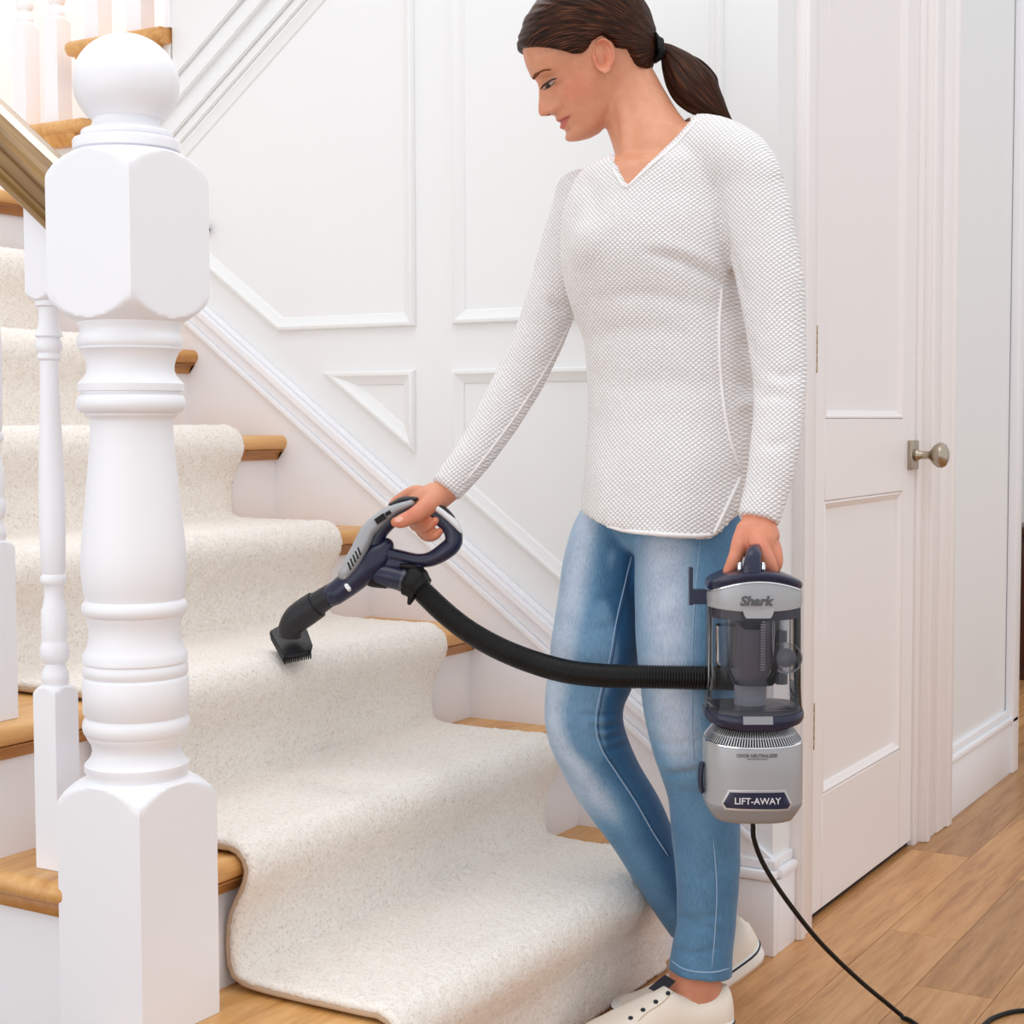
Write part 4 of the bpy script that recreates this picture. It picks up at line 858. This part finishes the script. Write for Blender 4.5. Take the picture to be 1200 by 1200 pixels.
part('cyclone_core', cyl(-2, 4, 722, 838, 24, 19, extra=[(783, 24), (797, 19)]), SMK, binr)
part('cyclone_funnel', cyl(-3, -6, 712, 735, 25, 15), SMK2, binr)
SHR = CLEAR.copy(); SHR.name = 'smoky_shroud'; SHR.node_tree.nodes['Transparent BSDF'].inputs[0].default_value = (.68, .67, .70, 1)
part('bin_shroud', can([(722, 30, 34, 0), (790, 30, 34, 0), (800, 24, 28, 0)]), SHR, binr)
part('upper_ring', can([(711, 51, 43, -2), (722, 50, 42, -1)]), SMK2, binr)
for sx_, w_ in ((8.5, 2.6),): 
    for i in range(19):
        box_v = [cp(sx_+a*w_, 726+i*3.1+b*1.1, -20.6+c*.8) for a in (-1, 1) for b in (-1, 1) for c in (-1, 1)]
        part('filter_mesh', (box_v, [(0, 1, 3, 2), (4, 6, 7, 5), (0, 4, 5, 1), (2, 3, 7, 6), (0, 2, 6, 4), (1, 5, 7, 3)]), MESHM, binr, False, None) if False else None
V, F = join(*[([cp(sx_+a*w_, 726+i*3.1+b*1.0, -21+c*.8) for a in (-1, 1) for b in (-1, 1) for c in (-1, 1)], [(0, 1, 3, 2), (4, 6, 7, 5), (0, 4, 5, 1), (2, 3, 7, 6), (0, 2, 6, 4), (1, 5, 7, 3)]) for i in range(19)])
o = part('filter_mesh', (V, F), MESHM, binr, False, None); o['kind'] = 'stuff'
part('inner_tube', cyl(-33, -10, 731, 780, 12, 12, extra=[(729, 10), (731, 12), (774, 12), (780, 8)]), CLEAR, binr)
part('inner_pipe', cyl(35, 6, 722, 800, 7, 7), MESHM, binr)
V, F = lathe([(16.5, 0), (17.5, 3), (17.5, 8), (15, 11), (14, 9), (10.5, 9), (10, 13), (5, 14), (.5, 14)], 40); V = [cp(35+x, 767+y, -24-z) for x, y, z in V]; part('bin_port', (V, F), CLEAR, binr)
V, F = lathe([(11, 0), (11, 4), (6, 5), (.5, 5)], 30); V = [cp(35+x, 767+y, -23-z) for x, y, z in V]; part('port_flap', (V, F), SMK, binr)
for v0, v1, r in ((736, 749, 6), (786, 798, 7)): part('port_bracket', cyl(30, -22, v0, v1, r), SMK2, binr)
V = [cp(x, v, z) for x, v, z in [(-18, 831, -49.5), (16, 831, -49.5), (16, 840, -51.6), (-18, 840, -51.6), (-18, 831, -44), (16, 831, -44), (16, 840, -44), (-18, 840, -44)]]
part('release_latch', (V, [(0, 1, 2, 3), (4, 7, 6, 5), (0, 4, 5, 1), (1, 5, 6, 2), (2, 6, 7, 3), (3, 7, 4, 0)]), SILVD, binr, False)
# grille and motor housing
part('grille_core', can([(848, 42, 36, -3), (852, 43, 37, -3), (868, 54, 46, -3)]), BLK)
fins = []
_t = np.linspace(0, 2*PI, 4001); _x = np.sign(np.cos(_t))*np.abs(np.cos(_t))**(2/3)*50; _z = np.sign(np.sin(_t))*np.abs(np.sin(_t))**(2/3)*43; _s = np.r_[0, np.cumsum(np.hypot(np.diff(_x), np.diff(_z)))]
_q = (np.arange(110)+.5)/110*_s[-1]; _px, _pz = np.interp(_q, _s, _x), np.interp(_q, _s, _z); _dx, _dz = np.interp(_q+.5, _s, _x)-np.interp(_q-.5, _s, _x), np.interp(_q+.5, _s, _z)-np.interp(_q-.5, _s, _z)
arcp = np.c_[_px/50, _pz/43]; arcn = np.c_[_dx, _dz]
for j in range(110):
    x, z = arcp[j]; nx2, nz2 = arcn[j]
    L_ = math.hypot(nx2, nz2); nx2, nz2 = nx2/L_*.6, nz2/L_*.6; Q = []
    for (a, b, v) in ((43.5, 37.5, 851.5), (44.6, 38.6, 851), (56.6, 48.6, 867), (55.5, 47.5, 867.5)):
        for sg_ in (-1, 1): Q.append(cp(a*x+sg_*nx2, v-3*x*x, b*z+sg_*nz2))
    fins.append((Q, [(0, 2, 3, 1), (2, 4, 5, 3), (4, 6, 7, 5), (0, 1, 7, 6), (0, 6, 4, 2), (1, 3, 5, 7)]))
o = part('grille_fins', join(*fins), MESHM, vac, False, None); o['kind'] = 'stuff'
part('trim_ring', can([(857.3, 48.2, 41.6, -3), (857.8, 49.2, 42.6, -3), (858.6, 49.6, 43, -3), (859, 48.6, 42, -3)]), MESHM)
part('trim_ring', can([(866.5, 56, 48, -3.5), (867.2, 57.2, 49.2, -3.5), (868.6, 57.4, 49.4, -3.5), (869.2, 56.6, 48.6, -3.5)]), CHR)
mh = part('motor_housing', can([(868.5, 56.4, 48.4, -3.5), (872, 57, 49, -3), (900, 57.2, 49.2, -1), (930, 57, 49, 0), (937, 56.6, 48.6, 0)]), SILV)
part('housing_base', can([(936.5, 56.8, 48.8, 0), (939, 56.9, 48.9, 0), (944, 54.5, 46.8, 0), (952, 49.5, 43, 0), (957, 46, 40, 0), (958, 43, 38, 0)]), SILVD)
def wrap(x, v, off=.5, a=57.1, b=49.1): return cp(x, v, frontz(x, a, b)-off)
def plate(name, pts, m, parent, off, sub=6, a=57.1, b=49.1):
    P2 = []
    for i in range(len(pts)):
        p, r_ = pts[i], pts[(i+1) % len(pts)]
        for k in range(sub): P2.append((p[0]+(r_[0]-p[0])*k/sub, p[1]+(r_[1]-p[1])*k/sub))
    cx__ = sum(p[0] for p in P2)/len(P2); cv__ = sum(p[1] for p in P2)/len(P2); V = []
    xs2 = np.linspace(-.98, .98, 2)
    rings = [1, .98, .8, .6, .4, .2, .02]; 
    V = [wrap(x, v, -.5, a, b) for x, v in P2]
    for k in rings: V += [wrap(cx__+(x-cx__)*k, cv__+(v-cv__)*k, off if k < 1 else off*.7, a, b) for x, v in P2]
    n = len(P2); F = ring_faces(len(rings)+1, n)+[tuple((len(rings))*n+j for j in range(n))]; return part(name, (V, F), m, parent, True, 30)
plate('badge_frame', [(-42, 933.5), (-34, 916.5), (31.5, 916.5), (40.5, 934), (36, 941), (-38, 940)], MESHM, mh, .7)
bd = plate('badge', [(-39.5, 933), (-32.5, 919), (30, 919), (37.5, 934), (34, 938.5), (-36, 937.5)], NAVY, mh, 1.4)
def text(name, body, width, height, x, v, m, parent, a, b, off, shear=0, bold=0, ex=3.0):
    cu = bpy.data.curves.new(name, 'FONT'); cu.body = body; cu.align_x = 'CENTER'; cu.align_y = 'CENTER'; cu.offset = bold; cu.extrude = .02; cu.resolution_u = 3
    t = bpy.data.objects.new('tmp_t', cu); COL.objects.link(t); bpy.context.view_layer.update()
    me = bpy.data.meshes.new_from_object(t.evaluated_get(bpy.context.evaluated_depsgraph_get())); bpy.data.objects.remove(t)
    bm = bmesh.new(); bm.from_mesh(me); bmesh.ops.triangulate(bm, faces=bm.faces); xs = [q_.co.x for q_ in bm.verts]; ys = [q_.co.y for q_ in bm.verts]
    sx_, sy_ = width/(max(xs)-min(xs)), height/(max(ys)-min(ys)); mx_, my_ = (max(xs)+min(xs))/2, (max(ys)+min(ys))/2
    for q_ in bm.verts:
        yy_ = (q_.co.y-my_)*sy_; xx_ = (q_.co.x-mx_)*sx_+yy_*shear+x; q_.co = cp(xx_, v-yy_, frontz(xx_, a, b)-off-q_.co.z*12)
    bm.to_mesh(me); bm.free(); me.name = name; me.materials.clear(); me.materials.append(m); o = bpy.data.objects.new(name, me); COL.objects.link(o); o.parent = parent; return o
text('badge_lettering', 'LIFT-AWAY', 53, 7.6, -.5, 928.6, LET, bd, 57.1, 49.1, 1.7, bold=.012)
text('small_lettering', 'ODOR NEUTRALIZER', 47, 4.0, -1.5, 876.3, LOGO, mh, 57, 49, .3, bold=.02)
text('small_lettering', 'TECHNOLOGY', 24, 1.6, -1.5, 880.2, LOGO, mh, 57, 49, .3)
text('logo_lettering', 'Shark', 38, 11.5, -2, 698.5, LOGO, col, 55.3, 47.3, .6, shear=.22, bold=.038)
# side hook, side strip
V, F = join(*[([cp(x, v, z) for x in (x0, x1) for v in (v0, v1) for z in (z0, z1)], [(0, 1, 3, 2), (4, 6, 7, 5), (0, 4, 5, 1), (2, 3, 7, 6), (0, 2, 6, 4), (1, 5, 7, 3)]) for x0, x1, v0, v1, z0, z1 in [(-75, -71, 664, 708, -6, 8), (-71, -50, 690, 707, -6, 8)]])
part('cord_hook', (V, F), NAVY, vac, False)
V, F = vtube([(822.5, 895, 2.235, 3, 6), (821, 905, 2.235, 3.4, 7), (821, 918, 2.235, 3.4, 7), (822.5, 927, 2.235, 3, 6)], 4, 12); part('side_clip', (V, F), NAVY)
# power cord
cord = catmull([tuple(at(882, 954, 2.245)), tuple(at(882.5, 968, 2.25)), tuple(at(884, 985, 2.255)), tuple(at(896, 1015, 2.27)), tuple(at(922, 1055, 2.31)), tuple(at(960, 1103, 2.36)), tuple(at(1005, 1147, 2.42)), tuple(at(1042, 1178, 2.47)), tuple(at(1063, 1195, 2.475)), tuple(at(1100, 1222, 2.40)), tuple(at(1140, 1216, 2.42)), tuple(at(1165, 1196, 2.48)), tuple(at(1200, 1188, 2.51)), tuple(at(1260, 1192, 2.50))], 10)
cord[:, 2] = np.maximum(cord[:, 2], .0040); cord[78:, 2] = .0040
V, F = loft(cord, [.0036]*len(cord), [.0036]*len(cord), side=(.3, .5, .8), n=10); part('power_cord', (V, F), BLK, vac, True, None)
# hose
HPt = [(486, 684, 2.478), (500, 698, 2.475), (520, 717, 2.465), (548, 739, 2.45), (585, 760, 2.43), (625, 776, 2.405), (665, 787, 2.37), (705, 791.5, 2.345), (750, 793, 2.325), (800, 794, 2.32), (845, 795, 2.325), (880, 796, 2.33)]
hp = np.array([tuple(at(*p)) for p in HPt]); hc = catmull(hp, 60); sg = np.r_[0, np.cumsum(np.linalg.norm(np.diff(hc, axis=0), axis=1))]; tot = sg[-1]; pit = .0040; K = int(tot/pit)*4
tt = np.linspace(0, tot, K); hc = np.stack([np.interp(tt, sg, hc[:, i]) for i in range(3)], 1); rr = .0169+.0010*np.sin(tt/pit*2*PI); V, F = loft(hc, rr, rr, n=24); part('hose', (V, F), HOSE, vac, True, None)
# ---- hand grip
wand = obj('hand_wand', *vtube([(437, 642, 2.492, 10, 12), (443, 627, 2.492, 9.5, 12), (456, 612, 2.492, 9, 12), (474, 601, 2.492, 9, 12), (499, 599, 2.492, 9.5, 13), (519, 609, 2.492, 10, 13), (530, 622, 2.492, 10.5, 13), (531, 636, 2.492, 10.5, 13), (521, 646, 2.492, 10.5, 13), (505, 655, 2.492, 9, 12), (489, 656.5, 2.492, 8, 12), (468, 652, 2.492, 8, 12), (448, 648, 2.492, 9.5, 13)], 8, 24, closed=True, nexp=2.5), NAVY, vac, True)
part('wand_neck', vtube([(452, 640, 2.492, 10, 12), (443, 650, 2.49, 17, 16), (430, 662, 2.487, 18, 18), (416, 677, 2.484, 16, 17), (403, 688, 2.482, 14.5, 16), (391, 697, 2.480, 13.5, 15)], 8, 28, nexp=2.4), NAVY, wand, True, None)
part('wand_shell', vtube([(403, 673, 2.472, 7.5, 15), (411, 661, 2.474, 9.5, 16), (419, 648, 2.476, 9.5, 17), (426, 634, 2.478, 9.5, 17), (432, 622, 2.480, 9, 16), (445, 609, 2.482, 8.5, 15), (462, 597, 2.484, 7, 14), (482, 589.5, 2.486, 5, 13)], 8, 28, nexp=2.6), SILV, wand, True, None)
part('wand_rear_shell', vtube([(497, 592, 2.486, 3.5, 13), (512, 595.5, 2.486, 5, 14.5), (524, 604, 2.486, 5, 15), (534, 614, 2.486, 4.2, 15), (540, 622, 2.488, 2.4, 13)], 8, 20, nexp=2.6), PALE, wand, True, None)
part('grip_pad', vtube([(508, 591, 2.484, 3, 11), (520, 597, 2.484, 3.6, 12), (530, 606, 2.484, 2.8, 11), (536, 614.5, 2.486, 1.2, 8)], 8, 16), GRY, wand, True, None)
part('grip_pad', vtube([(458, 592, 2.484, 3, 11), (472, 586, 2.486, 4, 12), (488, 585, 2.488, 3, 11)], 8, 16), GRY, wand, True, None)
wt = bvh(bpy.data.objects['wand_shell'].data)
def slotbox(name, c, ax, L_, W_, H_, m, parent):
    ax = ax.normalized(); n_ = -FW; b_ = n_.cross(ax).normalized(); V = [c+ax*(sx_*L_)+b_*(sy_*W_)+n_*(sz_*H_) for sx_ in (-1, 1) for sy_ in (-1, 1) for sz_ in (-1, 1)]
    return part(name, (V, [(0, 1, 3, 2), (4, 6, 7, 5), (0, 4, 5, 1), (2, 3, 7, 6), (0, 2, 6, 4), (1, 5, 7, 3)]), m, parent, False, None)
for i in range(5):
    c = hit(wt, 409.5+i*2.9, 663.5-i*4.4, -.0006)
    if c: slotbox('vent_slot', c, RT*.6+UP*.7 if False else RT*.35-UP*.95, .0062, .0012, .0014, BLK, wand)
c = hit(wt, 446, 608, 0); 
if c: slotbox('power_switch', c, RT*.8+UP*.55, .0085, .0048, .0035, BLK, wand); slotbox('power_switch', hit(wt, 455, 601.5, 0) or c, RT*.8+UP*.5, .0045, .0030, .0026, BLK, wand)
part('grip_web', vtube([(436, 652, 2.492, 12, 12), (452, 659, 2.492, 12, 12), (474, 662, 2.492, 9, 11), (494, 662, 2.492, 5, 10)], 6, 24, nexp=2.5), NAVY, wand, True, None)
part('hose_port', vtube([(436, 669, 2.492, 13, 14), (446, 672.5, 2.490, 14.5, 15.5), (462, 676, 2.487, 14.5, 15.5), (477, 680, 2.483, 14.5, 15.5)], 6, 32, dome=False), NAVY, wand, True, 40)
part('port_flange', vtube([(432, 672, 2.49, 15, 15), (438, 679, 2.49, 10, 12), (452, 686, 2.488, 4, 8)], 6, 16), BLK, wand, True, None)
part('port_ring', vtube([(470, 678, 2.485, 15.2, 16.2), (474, 679, 2.485, 15.2, 16.2)], 2, 32, dome=False), SMK2, wand)
cl = part('hose_collar', vtube([(477, 677, 2.482, 16.5, 17), (481, 679, 2.481, 18.5, 19), (486, 683, 2.479, 19, 19), (489, 686, 2.478, 17.5, 18), (494, 691, 2.476, 15.5, 16)], 6, 32, dome=False, mod=lambda t, th: 1+.06*math.sin(th*6)), BLK, wand, True, None)
part('collar_clip', vtube([(472, 663, 2.476, 3.5, 6), (482, 664.5, 2.474, 4, 6), (490, 668, 2.472, 3, 5)], 5, 12), BLK, wand, True, None)
part('collar_clip', vtube([(483, 692, 2.466, 4, 6), (482, 700, 2.466, 4.5, 6), (480, 706, 2.468, 3, 5)], 5, 12), BLK, wand, True, None)
part('release_button', vtube([(406, 686, 2.462, 3.4, 3), (409, 690, 2.461, 3.4, 3)], 4, 12), CHR, wand, True, None)
# ---- brush tool on the third tread
NB = at(343, 768, 2.40)
for _ in range(30): NB = at(343, 768, (NB-CAM).dot(FW)); dd = (zt(3)+.030-NB.z); dn = (NB-CAM).dot(FW)+(-dd)*2.; dn = (NB-CAM).dot(FW); ray_ = (NB-CAM)/dn; dn = (zt(3)+.022-CAM.z)/ray_.z; NB = CAM+ray_*dn
ND = (NB-CAM).dot(FW); print('nozzle', NB, ND)
def nd(k): return ND+(2.480-ND)*k
tool = part('brush_tool', vtube([(396, 692, nd(.97), 12.6, 13.5), (380, 702, nd(.8), 13.4, 14.5), (368.5, 710, nd(.66), 14.2, 15)], 5, 28, dome=False), GRY, wand, True, 40)
part('tool_neck', vtube([(371, 708.5, nd(.68), 16.5, 17), (360, 716, nd(.55), 17, 17.5), (348, 725, nd(.42), 16.5, 17), (341, 735, nd(.3), 14.5, 16), (340, 745, nd(.2), 14, 15)], 6, 28, dome=False), GRY, tool, True, 40)
bm = bmesh.new()
pts = [(315, 739, .035), (331, 731, .055), (345, 729, .06), (360, 737, .05), (367, 756, 0), (362, 765, -.012), (333, 768, -.018), (318, 752, .02), (317, 745, .035), (365, 764, 0), (331, 774, -.014), (363, 768, -.008), (340, 752, .07), (350, 760, .07)]
for (u_, v_, dd) in pts: bm.verts.new(at(u_, v_, ND+dd))
r_ = bmesh.ops.convex_hull(bm, input=bm.verts[:]); bmesh.ops.delete(bm, geom=[g for g in r_['geom_interior'] if isinstance(g, bmesh.types.BMVert)], context='VERTS')
bmesh.ops.bevel(bm, geom=bm.edges[:], offset=.0012, segments=2, affect='EDGES'); bobj('brush_head', bm, GRY, tool, True, angle=50)
for i in range(13):
    t = i/12; u_ = 334+30*t; v_ = 772.5-6*t; dd = -.013+.006*t
    V, F = vtube([(u_-.4, v_-5, ND+dd, 1.0, 2.5), (u_-.2, v_+1, ND+dd, 1.15, 2.6), (u_, v_+5.0, ND+dd, .8, 2.0)], 3, 8); part('bristle_tuft', (V, F), BLK, tool, True, None)
for i in range(9):
    t = i/8; u_ = 317+15*t; v_ = 747+27*t; dd = .03-.045*t
    V, F = vtube([(u_+1, v_-5, ND+dd, 1.0, 2.2), (u_+1.4, v_+2, ND+dd, 1.1, 2.2), (u_+2, v_+4.0, ND+dd, .8, 1.8)], 3, 8); part('bristle_tuft', (V, F), BLK, tool, True, None)
